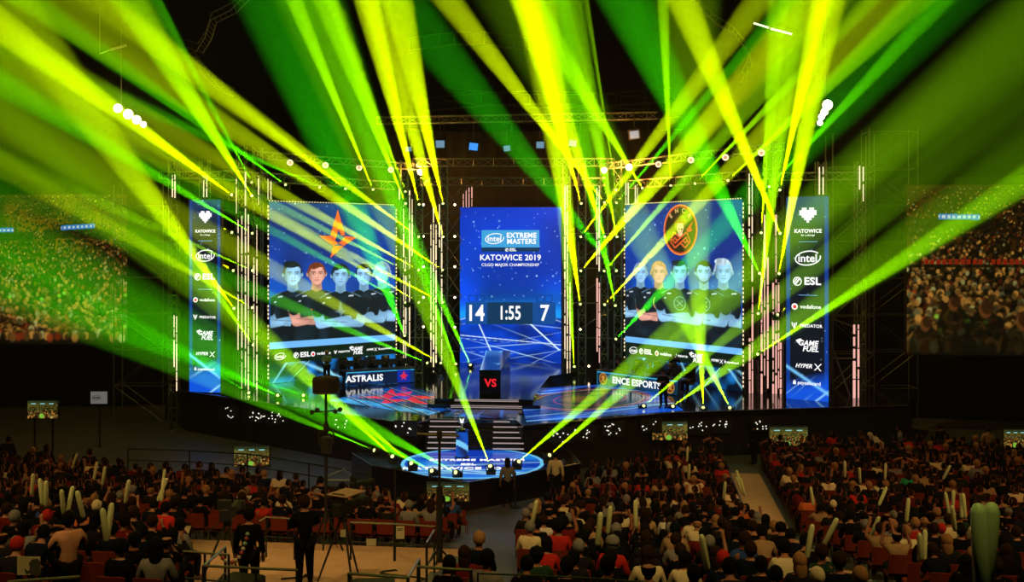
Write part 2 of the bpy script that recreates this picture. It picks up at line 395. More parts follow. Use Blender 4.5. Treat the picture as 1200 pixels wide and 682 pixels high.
# raised walkway towards the centre screen, with its own lit steps
b=MB(); b.prism([(-3.5,46.4),(.95,46.0),(1.0,47.2),(2.0,54.5),(3.3,56),(3.3,60.5),(-4.6,61),(-4.6,57),(-3.6,54),(-3.6,47.4)],SZ+.005,2.36); b.build('raised_walkway',GLOSS,stg)
b=MB(); b.prism([(-3.8,45.9),(1.25,45.5),(1.35,47.0),(-3.9,47.3)],SZ+.005,2.18); b.build('lower_step',BLACKG,stg)
for i,(z,yy) in enumerate(((2.06,45.68),(2.13,45.68),(2.27,46.2),(2.33,46.2))):
    b=MB(); b.box((-1.15,yy-.03,z),(3.2 if i<2 else 2.9,.02,.035),rz=-.09); b.build('step_light',STEPL,stg)
# lit floor panels
FLOORE=mat_screen('floor_display',.8); FLOORE.node_tree.nodes['Principled BSDF'].inputs['Roughness'].default_value=.18
def streaks(X,Y,base,hi,seed,dirs,n=26,w=.03):
    r=np.random.default_rng(seed); x0,x1,y0,y1=X.min(),X.max(),Y.min(),Y.max(); out=np.zeros(X.shape)
    for i in range(n):
        cx=r.uniform(x0,x1); cy=r.uniform(y0,y1); a=r.choice(dirs)+r.normal(0,.12); ww=w*r.uniform(.3,1.6)
        d=np.abs((X-cx)*math.sin(a)-(Y-cy)*math.cos(a)); al=(X-cx)*math.cos(a)+(Y-cy)*math.sin(a)
        out+=np.exp(-(d/ww)**2)*np.exp(-(al/(abs(x1-x0)*.35))**2)*r.uniform(.3,1)
    return out
# left: red and blue star field with black lines
def fl_left(X,Y):
    W_,H_=5.4,5.6; x=X/W_; y=Y/H_
    rgb=np.zeros(X.shape+(3,))+L(5,30,70)
    rgb=over(rgb,L(0,90,190),vnoise(X,Y,.7,3)*1.2-.25)
    star=inpoly(X,Y,[(.3,4.9),(1.6,3.6),(1.9,4.8),(2.5,3.7),(4.8,4.6),(3.6,3.0),(5.2,2.2),(3.3,2.2),(3.0,.7),(2.2,2.0),(.6,1.6),(1.4,2.8)])
    rgb=over(rgb,L(240,20,60),star)
    rgb=over(rgb,L(20,60,200),inpoly(X,Y,[(2.0,3.2),(2.9,3.4),(3.2,2.6),(2.3,2.2)]))
    rgb=over(rgb,L(60,190,255),(y<.2)*vnoise(X,Y,1.3,5)*1.4)
    LF=X*.42+Y*.91; lines=(np.abs((LF%.8)-.4)<.07); rgb=over(rgb,L(2,5,8),lines*.95)
    wl=(np.abs((LF%.8)-.5)<.022); rgb=over(rgb,L(190,220,230),wl*.6)
    return rgb,None
pl=FloorPlane((-8.6,48.2,SZ+.008),(5.0,-4.4,0),(2.6,5.0,0))
o=grid_mesh('floor_display',pl,0,0,6.6,5.6,150,130,fl_left,FLOORE,stg,off=.004); o['label']='red and blue star floor display of the left team'
def fl_right(X,Y):
    rgb=np.zeros(X.shape+(3,))+L(0,22,80)
    rgb=over(rgb,L(0,90,230),np.clip(vnoise(X,Y,.5,8)*1.8-.5,0,1))
    d=np.hypot((X-3.6)/1.0,(Y-5.0)/1.0)
    rgb=over(rgb,L(6,30,20),ell(X,Y,3.6,5.0,3.2,3.2,.05))
    rgb=over(rgb,L(140,20,40),(np.abs(d-3.15)<.09)*1.); rgb=over(rgb,L(190,130,70),(np.abs(d-2.9)<.035)*1.)
    rgb=over(rgb,L(150,40,30),(np.abs(d-1.9)<.07)*.8)
    rgb=over(rgb,L(120,90,20),ell(X,Y,3.0,5.2,.9,1.0,.5)*.8)
    s=streaks(X,Y,0,0,11,[.05,.2,-.1],34,.06)*(1-ell(X,Y,3.6,5.0,3.1,3.1,.2)*.9)
    rgb=over(rgb,L(150,225,255),np.clip(s,0,1))
    return rgb,None
pl=FloorPlane((.6,42.2,SZ+.008),(6.0,2.6,0),(-.35,9,0)); 
o=grid_mesh('floor_display',pl,0,0,7.6,9.6,150,190,fl_right,FLOORE,stg,off=.004); o['label']='blue floor display with the red ringed emblem of the right team'
def fl_mid(X,Y):
    rgb=np.zeros(X.shape+(3,))+L(0,8,30); s=streaks(X,Y,0,0,21,[.1,1.4,-.5],16,.05)
    return over(rgb,L(20,110,230),np.clip(s,0,.9)),None
pl=FloorPlane((-3.0,43.4,SZ+.008),(3.2,-.2,0),(.1,2.2,0)); grid_mesh('floor_display',pl,0,0,3.2,2.1,60,40,fl_mid,FLOORE,stg,off=.004)
# lamp clusters on the skirt
DOT=mat('skirt_lamp',(.3,.3,.3),.4,emit=(1,.97,.82),es=1.0)
def cluster(px,py,D,n,label):
    r=random.Random(int(px)); c=P(px,py,D); e=empty('skirt_lamp_panel',c,0,label,'light panel','lamp panels on the stage skirt')
    MB().box((c.x,c.y+.06,c.z),(.95,.05,.62)).build('panel',BLACK,e); b=MB()
    for i in range(n):
        a=r.uniform(0,2*PI); q=r.uniform(.12,.4); b.ball((c.x+q*math.cos(a)*1.05,c.y+.02,c.z+q*math.sin(a)*.68),.03,6,4)
    b.build('bulbs',DOT,e)['kind']='stuff'
for (px,py,D,n,lb) in ((268,484,49.0,7,'below the left sponsor column'),(302,487,47.4,16,'second left of the black drum mast'),(323,489,46.0,12,'nearest left of the black drum mast'),(398,495,43.4,8,'right of the black drum mast'),(475,502,41.0,9,'near the left corner of the stairs'),(658,510,41.3,9,'right of the podium stairs'),(683,508,42.2,8,'left of the monitor under right screen'),(719,503,43.3,12,'third to the right of the stairs'),(763,499,44.2,6,'touching the crowd monitor'),(820,502,45.0,8,'right of the crowd monitor'),(846,500,45.3,9,'under the lamps of the right screen'),(893,497,45.4,9,'below the right sponsor column')):
    cluster(px,py,D-.35,n,'panel of small white lamps on the stage skirt, '+lb)
# ------------------------------------------------------------------ round lower podium
pod=empty('lower_podium',(-1.6,38.6,0),0,'low black triangular podium with a blue lit round floor in front of the stairs','stage')
pp=[(-6.4,40.9),(-5.3,38.6),(-1.6,35.7),(2.6,38.9),(2.3,41.4),(-1.2,41.6)]
b=MB(); b.prism(pp,.0,1.0); b.build('deck',BLACKG,pod)
b=MB()
for i in range(4): b.rod((*pp[i],1.0),(*pp[i+1],1.0),.02,5)
b.build('edge_trim',EDGE,pod)
def fl_disc(X,Y):
    rgb=np.zeros(X.shape+(3,))+L(0,60,190)
    rgb=over(rgb,L(30,150,250),np.clip(vnoise(X,Y,.8,14)*1.6-.4,0,1)); rgb=over(rgb,L(170,235,255),np.clip(streaks(X,Y,0,0,4,[.3,-.3,0],12,.07),0,.8))
    d=np.hypot(X-2.75,Y-2.75); rgb=over(rgb,L(120,215,255),(np.abs(d-2.65)<.07)*1.)
    return rgb,(d<2.75).astype(float)
dp=FloorPlane((-1.5-2.75,39.0-2.75,1.006),(1,0,0),(0,1,0)); dp.w=dp.h=5.5
disp=grid_mesh('round_floor_display',dp,0,0,5.5,5.5,170,170,fl_disc,FLOORE,pod,off=.004)
text('KATOWICE 2019',dp,2.3,1.7,.55,WHITE_E,pod,'lettering',off=.012,bold=.02); text('EXTREME MASTERS',dp,2.9,3.2,.42,WHITE_E,pod,'lettering',off=.012,bold=.02); text('ESL',dp,2.6,2.4,.4,WHITE_E,pod,'lettering',off=.012,bold=.03)
# trophy and its plinth
pl_=empty('trophy_plinth',(-1.95,40.0,1.0),0,'round blue lit plinth carrying the silver trophy on the round podium','plinth')
PLE=mat_screen('plinth_display',1.0)
def cyl_pic(parent,c,r,z0,z1,fn,name,m,nu=40,nv=24):
    mb=MB(); vs=[]
    for j in range(nv+1):
        for i in range(nu):
            t=2*PI*i/nu; col=fn(i/nu,j/nv); vs.append(((c[0]+r*math.cos(t),c[1]+r*math.sin(t),z0+(z1-z0)*j/nv),tuple(col)))
    for v,cc in vs: mb.v.append(v); mb.c.append(cc)
    for j in range(nv):
        for i in range(nu): k=(i+1)%nu; mb.f.append((j*nu+i,j*nu+k,(j+1)*nu+k,(j+1)*nu+i))
    mb.f+=[tuple(range(nu-1,-1,-1)),tuple(range(nv*nu,nv*nu+nu))]
    return mb.build(name,m,parent,smooth=False)
def plc(u,v):
    a=.5+.5*math.sin(u*12+v*5); 
    if abs(v-.42-.16*math.sin(u*6.28+4))<.11: return L(120,205,255)
    return L(0,30,90)*(1-a)+L(0,80,190)*a
cyl_pic(pl_,(-1.95,40.0),.235,1.03,2.02,plc,'lit_column',PLE)
b=MB(); b.lathe([(.3,0),(.3,.03),(.26,.05)],(-1.95,40,1.0),24); b.build('base',BLACKG,pl_)
b=MB(); b.lathe([(.25,0),(.27,.02),(.27,.05)],(-1.95,40,2.02),24); b.build('top_plate',BLACKG,pl_)
SIL=mat('silver',(.75,.78,.82),.22,1)
tr=empty('trophy',(-1.95,40,2.07),0,'silver winged cup trophy standing on the blue lit plinth','trophy')
b=MB(); b.lathe([(.13,0),(.13,.04),(.05,.08),(.035,.16),(.05,.22)],(-1.95,40,2.07),16); b.build('foot',SIL,tr,smooth=True)
b=MB(); b.lathe([(.03,.22),(.1,.28),(.13,.4),(.12,.5),(.105,.5),(.115,.4),(.09,.3),(.01,.27)],(-1.95,40,2.07),16); b.build('cup',SIL,tr,smooth=True)
for sx in (-1,1):
    b=MB(); b.path([(-1.95+sx*x,40,2.07+z) for x,z in ((.05,.26),(.17,.32),(.21,.45),(.19,.6),(.11,.68))],.018,8); b.build('wing',SIL,tr,smooth=True)
flat(Plane((-2.1,39.85,2.3),(-1.8,39.85,2.3),.3),[[(.06,.24),(.1,.24),(.12,.12),(.14,.2),(.16,.2),(.18,.12),(.2,.24),(.24,.24),(.2,.06),(.16,.06),(.15,.11),(.14,.06),(.1,.06)]],WHITE_E,tr,'emblem',off=.0)
# the VS monolith
vsm=empty('versus_monolith',(-1,47,2.36),0,'long black box with a glossy blue top and a red VS on its end','monolith')
A0=Vector((-1.5,47.1,2.365)); A1=Vector((-.52,47.0,2.365)); B0=Vector((-1.05,56,2.365)); B1=Vector((-.1,55.9,2.365)); h=Vector((0,0,1.2))
b=MB(); b.add([A0,A1,B1,B0,A0+h,A1+h,B1+h,B0+h],[(0,3,2,1),(4,5,6,7),(0,1,5,4),(1,2,6,5),(2,3,7,6),(3,0,4,7)]); b.build('body',BLACKG,vsm)
def topp(X,Y):  # blue reflections of the glass top, painted as glowing colour
    rgb=np.zeros(X.shape+(3,))+L(8,60,140); rgb=over(rgb,L(120,200,255),np.clip((Y/8.9-.6)*.9,0,.4)+np.clip(1-X/.08,0,.8)+np.clip(streaks(X,Y,0,0,9,[1.4,1.7],5,.05),0,.7)); return rgb,None
plt_=FloorPlane(A0+h+Vector((.03,.03,.003)),(.92,-.09,0),(.045,8.8,0)); plt_.u=Vector((1,-.1,0)).normalized(); grid_mesh('top_display',plt_,0,0,.93,8.8,20,90,topp,FLOORE,vsm,off=.004)
SIDE=mat('monolith_side',(.02,.03,.06),.1,spec=1)
vp=Plane(A0,A1,1.2)
text('VS',vp,.52,.6,.5,RED_E,vsm,'lettering',off=.02,bold=.03)
# ------------------------------------------------------------------ player desks
DESKE=mat_screen('desk_display',.9)
NAVYD=mat('desk_shell',(.01,.014,.03),.35)
def desk(a,c,name,lab,logo_fn,tx,lw,col):
    """a,c: front bottom corners"""
    a=Vector(a); c=Vector(c); e=empty('player_desk',(a+c)/2,0,lab,'desk'); pl=Plane(a,c,.74)
    d=pl.u; bk=-pl.n
    w=pl.w
    mb=MB(); q=[a,c,c+bk*.1,a+bk*.1]; mb.prism([(v.x,v.y) for v in q],a.z+.02,a.z+.74); mb.build('front_panel',NAVYD,e)
    q=[a-d*.15-bk*.05,c+d*.15-bk*.05,c+d*.15+bk*.95,a-d*.15+bk*.95]; mb=MB(); mb.prism([(v.x,v.y) for v in q],a.z+.74,a.z+.79); mb.build('desk_top',NAVYD,e)
    for k in (.03,.97):
        p=a+(c-a)*k+bk*.85; mb=MB(); mb.box((p.x,p.y,a.z+.37),(.08,.08,.74)); mb.build('leg',NAVYD,e)
    def pic(X,Y):
        rgb=np.zeros(X.shape+(3,))+L(*col); rgb=over(rgb,L(20,90,170),np.clip(vnoise(X,Y,1.2,2)*1.2-.5,0,.6)); rgb=over(rgb,L(70,200,255),((Y>.69)|(X<.04))*.8)
        return logo_fn(X,Y,rgb,w),None
    grid_mesh('front_display',pl,0.02,.03,w-.02,.73,int(w*26),22,pic,DESKE,e,off=.012)
    text(name,pl,tx,.36,lw,WHITE_E,e,'lettering',off=.02,bold=.03)
    return e,pl
def star_logo(X,Y,rgb,w):
    m=((X>w-.95)&(X<w-.25)&(Y>.06)&(Y<.7))*1.; rgb=over(rgb,L(10,45,170),m)
    cx,cy=w-.6,.38; return over(rgb,L(235,45,70),inpoly(X,Y,[(cx,cy+.28),(cx+.09,cy+.06),(cx+.24,cy+.04),(cx+.1,cy-.06),(cx+.12,cy-.2),(cx,cy-.1),(cx-.12,cy-.2),(cx-.1,cy-.06),(cx-.24,cy+.04),(cx-.09,cy+.06)]))
def ence_logo(X,Y,rgb,w):
    for cx in (.45,w-.5):
        rgb=over(rgb,L(215,150,50),ell(X,Y,cx,.38,.27,.3,.06)); rgb=over(rgb,L(90,35,15),ell(X,Y,cx,.38,.22,.25,.06))
        rgb=over(rgb,L(225,160,60),cap(X,Y,(cx-.1,.26),(cx+.1,.46),.035)+cap(X,Y,(cx+.1,.26),(cx-.1,.46),.035)+ell(X,Y,cx,.5,.08,.06,.3))
    return rgb
deskL,plL=desk((-8.6,53.0,SZ),(-5.2,54.6,SZ),'ASTRALIS','navy player desk with the white team name of the left team and a red star',star_logo,1.0,.46,(6,28,62))
deskR,plR=desk((4.45,53.6,SZ),(8.05,49.6,SZ),'ENCE ESPORTS','teal player desk of the right team with two round gold emblems',ence_logo,2.7,.46,(4,50,70))
# ------------------------------------------------------------------ screens
TEAM=mat_screen('team_display',1.15); CENT=mat_screen('centre_display',1.2); CRW=mat_screen('crowd_display',.62); POR=mat_screen('portrait_display',1.25); MON=mat_screen('monitor_display',1.0)
ICE=mat('ice_blue_glow',(.1,.1,.1),.6,emit=srgb((120,185,240)),es=1.0)
def stars(X,Y,rgb,seed,n,r0=.03,ymin=0):
    r=np.random.default_rng(seed); x0,x1,y0,y1=X.min(),X.max(),Y.min(),Y.max()
    for i in range(n):
        cx=r.uniform(x0,x1); cy=r.uniform(y0+(y1-y0)*ymin,y1); rr=r0*r.choice([.7,1,1.6],p=[.6,.3,.1])
        rgb=over(rgb,L(170,215,255),np.clip(1.4-np.hypot(X-cx,Y-cy)/rr,0,1)*r.uniform(.4,1))
    return rgb
def housing(pl,parent,name='housing',d=.22,border=.05):
    a=pl.pt(-border,0); c=pl.pt(pl.w+border,0); q=[a,c,c-pl.n*d,a-pl.n*d]
    mb=MB(); mb.prism([(v.x,v.y) for v in q],pl.o.z-border,pl.o.z+pl.h+border); return mb.build(name,BLACK,parent)
def intel(pl,x,y,s,parent,m=None):
    m=m or WHITE_E; flat(pl,ring(x,y,s,s*.56,s*.09,.12,30,.55,2*PI+.15),m,parent,'sponsor_logo'); text('intel',pl,x-.02*s,y-.03*s,s*.82,m,parent,'lettering',bold=.018)
def esl(pl,x,y,s,parent,m=None):
    m=m or WHITE_E; c=x-s*1.0; flat(pl,ring(c,y,s*.42,s*.42,s*.09,0,20)+[[(c-.25*s,y-.22*s),(c-.12*s,y-.3*s),(c+.26*s,y+.2*s),(c+.14*s,y+.3*s)],[(c-.34*s,y-.05*s),(c-.27*s,y-.14*s),(c+.06*s,y+.3*s),(c-.05*s,y+.32*s)]],m,parent,'sponsor_logo')
    text('ESL',pl,x+.42*s,y,s*.95,m,parent,'lettering',bold=.035,sx=1.1)
def voda(pl,x,y,s,parent):
    flat(pl,[disc(x-s*1.75,y,s*.42,16)],WHITE_E,parent,'sponsor_logo'); flat(pl,[disc(x-s*1.72,y-.03*s,s*.24,12)],RED_E,parent,'sponsor_logo',off=.04)
    text('vodafone',pl,x+.35*s,y,s*.72,WHITE_E,parent,'lettering',bold=.015)
def pred(pl,x,y,s,parent):
    c=x-s*1.75; flat(pl,[[(c-.35*s,y+.4*s),(c-.22*s,y+.4*s),(c-.2*s,y-.1*s),(c-.3*s,y+0*s)],[(c+.35*s,y+.4*s),(c+.22*s,y+.4*s),(c+.2*s,y-.1*s),(c+.3*s,y)],[(c-.1*s,y+.3*s),(c+.1*s,y+.3*s),(c+.06*s,y-.4*s),(c-.06*s,y-.4*s)],[(c-.2*s,y-.05*s),(c+.2*s,y-.05*s),(c+.1*s,y-.25*s),(c-.1*s,y-.25*s)]],WHITE_E,parent,'sponsor_logo')
    text('PREDATOR',pl,x+.4*s,y,s*.55,WHITE_E,parent,'lettering',bold=.02)
def gamef(pl,x,y,s,parent):
    text('GAME',pl,x,y+.28*s,s*.72,WHITE_E,parent,'lettering',bold=.035,shear=.25); text('FUEL',pl,x+.25*s,y-.3*s,s*.72,WHITE_E,parent,'lettering',bold=.035,shear=.25)
    flat(pl,[[(x-1.25*s,y+.55*s),(x-.75*s,y+.75*s),(x-.6*s,y+.6*s),(x-.85*s,y+.5*s),(x-1.0*s,y+.2*s)]],WHITE_E,parent,'sponsor_logo')
def hyper(pl,x,y,s,parent):
    text('HYPER',pl,x-.25*s,y,s*.62,WHITE_E,parent,'lettering',bold=.025,shear=.3); flat(pl,[[(x+.95*s,y+.35*s),(x+1.12*s,y+.3*s),(x+1.75*s,y-.45*s),(x+1.55*s,y-.4*s)],[(x+1.65*s,y+.35*s),(x+1.8*s,y+.35*s),(x+1.05*s,y-.4*s),(x+.9*s,y-.4*s)]],WHITE_E,parent,'sponsor_logo')
def paysafe(pl,x,y,s,parent):
    text('paysafecard',pl,x+.15*s,y,s*.6,WHITE_E,parent,'lettering',bold=.012); flat(pl,[rect(x-1.85*s,y-.22*s,x-1.5*s,y+.12*s)]+ring(x-1.675*s,y+.12*s,.14*s,.18*s,.06*s,0,8,0,PI),WHITE_E,parent,'sponsor_logo')
# --- portraits
def portrait(pl,cx,cy,parent,tint,hair,seed,emblem,turn=0,beard=0,off=.05,skin=False,style=0,h=1.0,wx=1.3):
    sk=L(235,170,150) if skin else L(*tint); hr=L(*hair)
    def fn(X,Y):
        x=(X-cx)/(h*wx); y=(Y-cy)/h; r=np.random.default_rng(seed)
        rgb=np.zeros(X.shape+(3,)); al=np.zeros(X.shape)
        ybot=(2.15-cy)/h
        # torso
        sh=-.86-.30*np.clip(np.abs(x)/1.0,0,1)**2.2-1.3*np.clip(np.abs(x)-1.02,0,1)
        tor=((y<sh)&(y>ybot)&(np.abs(x)<1.28+.06*np.sin(y*3)))*1.
        jer=L(7,16,26)*(1) + (L(26,45,62)-L(7,16,26))*(np.clip(vnoise(x+9,y+9,2.2,seed)-.35,0,1)[...,None])
        rgb=rgb*(1-tor[...,None])+jer*tor[...,None]; al=np.maximum(al,tor)
        rgb=over(rgb,L(80,110,130),cap(x,y,(-.98,-1.2),(-.3,-.82),.03)*tor+cap(x,y,(.98,-1.2),(.3,-.82),.03)*tor)
        if emblem=='star':
            ec=L(240,80,40) if skin else L(75,100,120)
            rgb=over(rgb,ec,inpoly(x,y,[(-.0,-1.35),(.1,-1.9),(.3,-1.98),(.12,-2.08),(.02,-2.35),(-.08,-2.08),(-.3,-1.98),(-.1,-1.9)])*tor)
        else:
            ec=L(190,140,90) if skin else L(90,120,130); d=np.hypot(x/.34,(y+1.75)/.42); rgb=over(rgb,ec,(np.abs(d-.9)<.08)*tor); rgb=over(rgb,ec,cap(x,y,(-.15,-1.9),(.15,-1.6),.03)+cap(x,y,(.15,-1.9),(-.15,-1.6),.03))
        for (ax,ay,bx) in ((-.66,-1.22,-.5),(.42,-1.15,.6),(-.92,-1.5,-.78)): rgb=over(rgb,L(190,205,215),cap(x,y,(ax,ay),(bx,ay+.02),.035))
        # crossed arms
        yb=-2.62
        light=np.clip(.62+.5*vnoise(x*1+3,y+5,2.0,seed+1),0,1.15)
        for (p,q,rr) in (((-1.12,-2.0),(-.95,yb),.24),((1.12,-2.0),(.95,yb),.24),((-.95,yb-.05),(.35,yb+.18),.21),((.95,yb-.08),(-.3,yb+.02),.22)):
            m=cap(x,y,p,q,rr,.05); vv=np.clip(1-np.abs((y-yb)+.02)*.9,.45,1)*light; rgb=rgb*(1-m[...,None])+sk*vv[...,None]*m[...,None]*.92; al=np.maximum(al,(m>.5)*1.)
        m=cap(x,y,(-.95,yb+.17),(.3,yb+.0),.025); rgb=over(rgb,sk*.35,m)
        for k in range(4): rgb=over(rgb,sk*.4,cap(x,y,(-.42+k*.02,yb-.1+k*.07),(-.22+k*.02,yb-.1+k*.07),.012))
        m=cap(x,y,(-1.12,-1.5),(-1.08,-2.0),.26,.05)*(1-0); rgb=over(rgb,L(9,20,30),m); al=np.maximum(al,(m>.5)*1.)
        m=cap(x,y,(1.12,-1.5),(1.08,-2.0),.26,.05); rgb=over(rgb,L(9,20,30),m); al=np.maximum(al,(m>.5)*1.)
        # neck
        nk=((np.abs(x)<.25+.12*np.clip(-.62-y,0,1))&(y<-.3)&(y>-.98+.35*(-np.abs(x))+.25*0))*1.
        nk=nk*(y>-1.0+np.abs(x)*.55)
        rgb=rgb*(1-nk[...,None])+sk*(np.clip(.42+.5*np.abs(x-turn*.1)*1.2+.2*(x*turn),.3,.8))[...,None]*nk[...,None]; al=np.maximum(al,nk)
        # ears
        for sx in (-1,1): m=ell(x,y,sx*.43,-.02,.08,.14,.3); rgb=over(rgb,sk*.62,m); al=np.maximum(al,m)
        # head
        rx=.42*(1-.30*np.clip((-y-.15)/.5,0,1)**1.5); hd=(np.sqrt((x/rx)**2+(y/.60)**2)<1)*1.
        shade=np.clip(.95-.9*np.clip(np.abs(x-turn*.12)/.46,0,1)**2.2+.10*(x*turn>0)-.18*np.clip(-y-.3,0,1),.25,1)
        face=sk*shade[...,None]; rgb=rgb*(1-hd[...,None])+face*hd[...,None]; al=np.maximum(al,hd)
        tx=turn*.07
        for sx in (-1,1):
            ex=tx+sx*.17
            rgb=over(rgb,sk*.42,ell(x,y,ex,.055,.13,.085,.8)*.75*hd); rgb=over(rgb,hr*.5,cap(x,y,(ex-.09,.13),(ex+.08,.14+.01*sx),.022)*hd)
            rgb=over(rgb,sk*1.1,ell(x,y,ex,.03,.07,.03,.4)*hd); rgb=over(rgb,L(8,10,18),ell(x,y,ex,.03,.035,.035,.4)*hd)
        rgb=over(rgb,sk*.55,cap(x,y,(tx+.055,.06),(tx+.085,-.16),.02)*.7*hd); rgb=over(rgb,sk*.42,ell(x,y,tx,-.2,.09,.035,.7)*hd); rgb=over(rgb,sk*1.15,ell(x,y,tx-.01,-.12,.035,.09,.8)*hd)
        rgb=over(rgb,sk*np.array([.6,.4,.42]),cap(x,y,(tx-.11,-.335),(tx+.11,-.335),.026)*hd); rgb=over(rgb,sk*.5,cap(x,y,(tx-.06,-.42),(tx+.06,-.42),.02)*.6*hd)
        if beard: rgb=over(rgb,hr*1.2,np.clip((np.sqrt((x/.42)**2+((y+.05)/.55)**2)-.62)*4,0,1)*(y<-.18)*hd*beard)
        # hair
        top=.33+.06*style
        hm=((np.sqrt((x/.455)**2+((y-.08)/(.60+.03*style))**2)<1)&(y>top-.22*np.clip((np.abs(x-.05*turn)-.27)/.15,0,1)*1.5+.05*np.sin(x*9+seed)))*1.
        side=((np.abs(x)>.37)&(y>.03)&(y<.4)&(np.sqrt((x/.455)**2+((y-.04)/.6)**2)<1))*1.
        hm=np.maximum(hm,side)
        if style==2: hm=np.maximum(hm,ell(x,y,-.08,.56,.36,.2,.1))
        hv=.6+.8*vnoise(x*3+seed,y+2,3.5,seed+4); rgb=rgb*(1-hm[...,None])+hr*hv[...,None]*hm[...,None]; al=np.maximum(al,hm)
        return np.clip(rgb,0,1.5),al
    x0=max(.03,cx-1.45*h*wx); x1=min(pl.w-.03,cx+1.45*h*wx)
    return grid_mesh('player_portrait',pl,x0,2.15,x1,cy+.85*h,int((x1-x0)/.032),int((cy+.85*h-2.15)/.036),fn,POR,parent,off=off)
def team_bg(seed,tl,br):
    def fn(X,Y):
        x=X/X.max(); y=Y/9.6
        rgb=np.zeros(X.shape+(3,))+L(4,38,160); rgb=over(rgb,L(*tl),np.clip(y*1.9-.95,0,1)*np.clip(1-np.abs(x-.6)*.6,0,1)); rgb=over(rgb,L(8,85,190),np.exp(-((y-.48)/.16)**2)*.9); rgb=over(rgb,L(3,18,90),np.clip(vnoise(x*3,y*4,2,seed)*1.3-.45,0,.75))
        rgb=stars(X,Y,rgb,seed,70,.035,.45)
        rgb=over(rgb,L(5,40,16),((y<.325))*np.clip(1.0,0,1)); rgb=over(rgb,L(3,16,14),(y<.225)*.7)
        rgb=over(rgb,L(110,180,240),((y<.225)&(y>.19))*1.)
        low=(y<.11)*1.; rgb=over(rgb,L(0,16,40),low); rgb=over(rgb,L(20,130,220),low*np.clip(vnoise(X,Y,1.6,seed+2)*2.2-1.1,0,1)); rgb=over(rgb,L(150,230,255),low*np.clip(streaks(X,Y*1.0,0,0,seed,[.7,-.5,2.3],26,.05),0,.8))
        return rgb,None
    return fn
def border_dots(pl,parent):
    mb=MB()
    for i in range(int(pl.w/.17)+1): p=pl.pt(i*.17,pl.h+.06,.02); mb.box(p,(.06,.05,.05))
    for i in range(int(pl.h/.21)):
        for x in (-.07,pl.w+.07):
            if (i*7)%5: p=pl.pt(x,.1+i*.21,.02); mb.box(p,(.055,.05,.12))
    o=mb.build('border_lights',TUBE,parent); o['label']='warm white dotted border lights'; o['kind']='stuff'; return o
TUBE=mat('tube_glow',(.3,.3,.3),.5,emit=(1,.78,.5),es=1.15); TUBER=mat('tube_glow_pink',(.3,.3,.3),.5,emit=(1,.5,.42),es=.95)
# left team screen
pl=Plane((-12.8,54.0,SZ+.02),(-6.76,59.2,SZ+.02),9.58)
tsl=empty('team_screen',(-9.8,56.6,SZ+.02),0,'tall led screen left of centre with an orange star above five player portraits','screen')
housing(pl,tsl); grid_mesh('display',pl,0,0,pl.w,pl.h,250,300,team_bg(5,(0,70,120),0),TEAM,tsl,off=.012); border_dots(pl,tsl)
ORA=mat('orange_glow',(.1,.05,.02),.6,emit=srgb((250,110,45)),es=1.0)
W0,H0=pl.w,pl.h
def zl(x,y): # picture fractions measured on the left screen
    return x*W0,(1-y)*H0
def poly_l(pts): return [zl((a-52)/506,(b-45)/715) for a,b in pts]
flat(pl,[poly_l(q) for q in ([(315,66),(345,172),(318,150),(285,172)],[(285,172),(318,150),(304,196)],[(345,172),(318,150),(330,176)],[(345,176),(392,182),(340,217),(330,196)],[(240,176),(285,176),(304,196),(296,217)],[(296,217),(340,217),(285,268)],[(296,217),(304,196),(318,206)],[(330,196),(340,217),(318,206)])],ORA,tsl,'team_star',off=.03)
TIN=(150,205,245)
for i,(x,y,sk,hair,beard,style,turn,h,of) in enumerate([(138,332,0,(14,22,32),0,2,.4,1.0,.045),(500,332,0,(140,170,190),0,1,-.5,1.0,.05),(422,340,0,(12,18,28),0,1,-.5,.97,.055),(230,332,1,(110,45,25),0,0,.2,1.0,.06),(325,340,0,(20,30,40),.25,0,0,1.03,.065)]):
    X0,Y0=zl((x-52)/506,(y-45)/715); portrait(pl,X0,Y0,tsl,TIN,hair,i+3,'star',turn,beard,of,sk,style,h*.97,1.32)
yy=9.6*.145
for fn_,x,s in ((intel,.62,.34),(esl,1.95,.38),(voda,3.15,.32),(pred,4.45,.26),(gamef,5.35,.38),(hyper,6.3,.24),(paysafe,7.3,.26)): fn_(pl,x,yy,s,tsl)
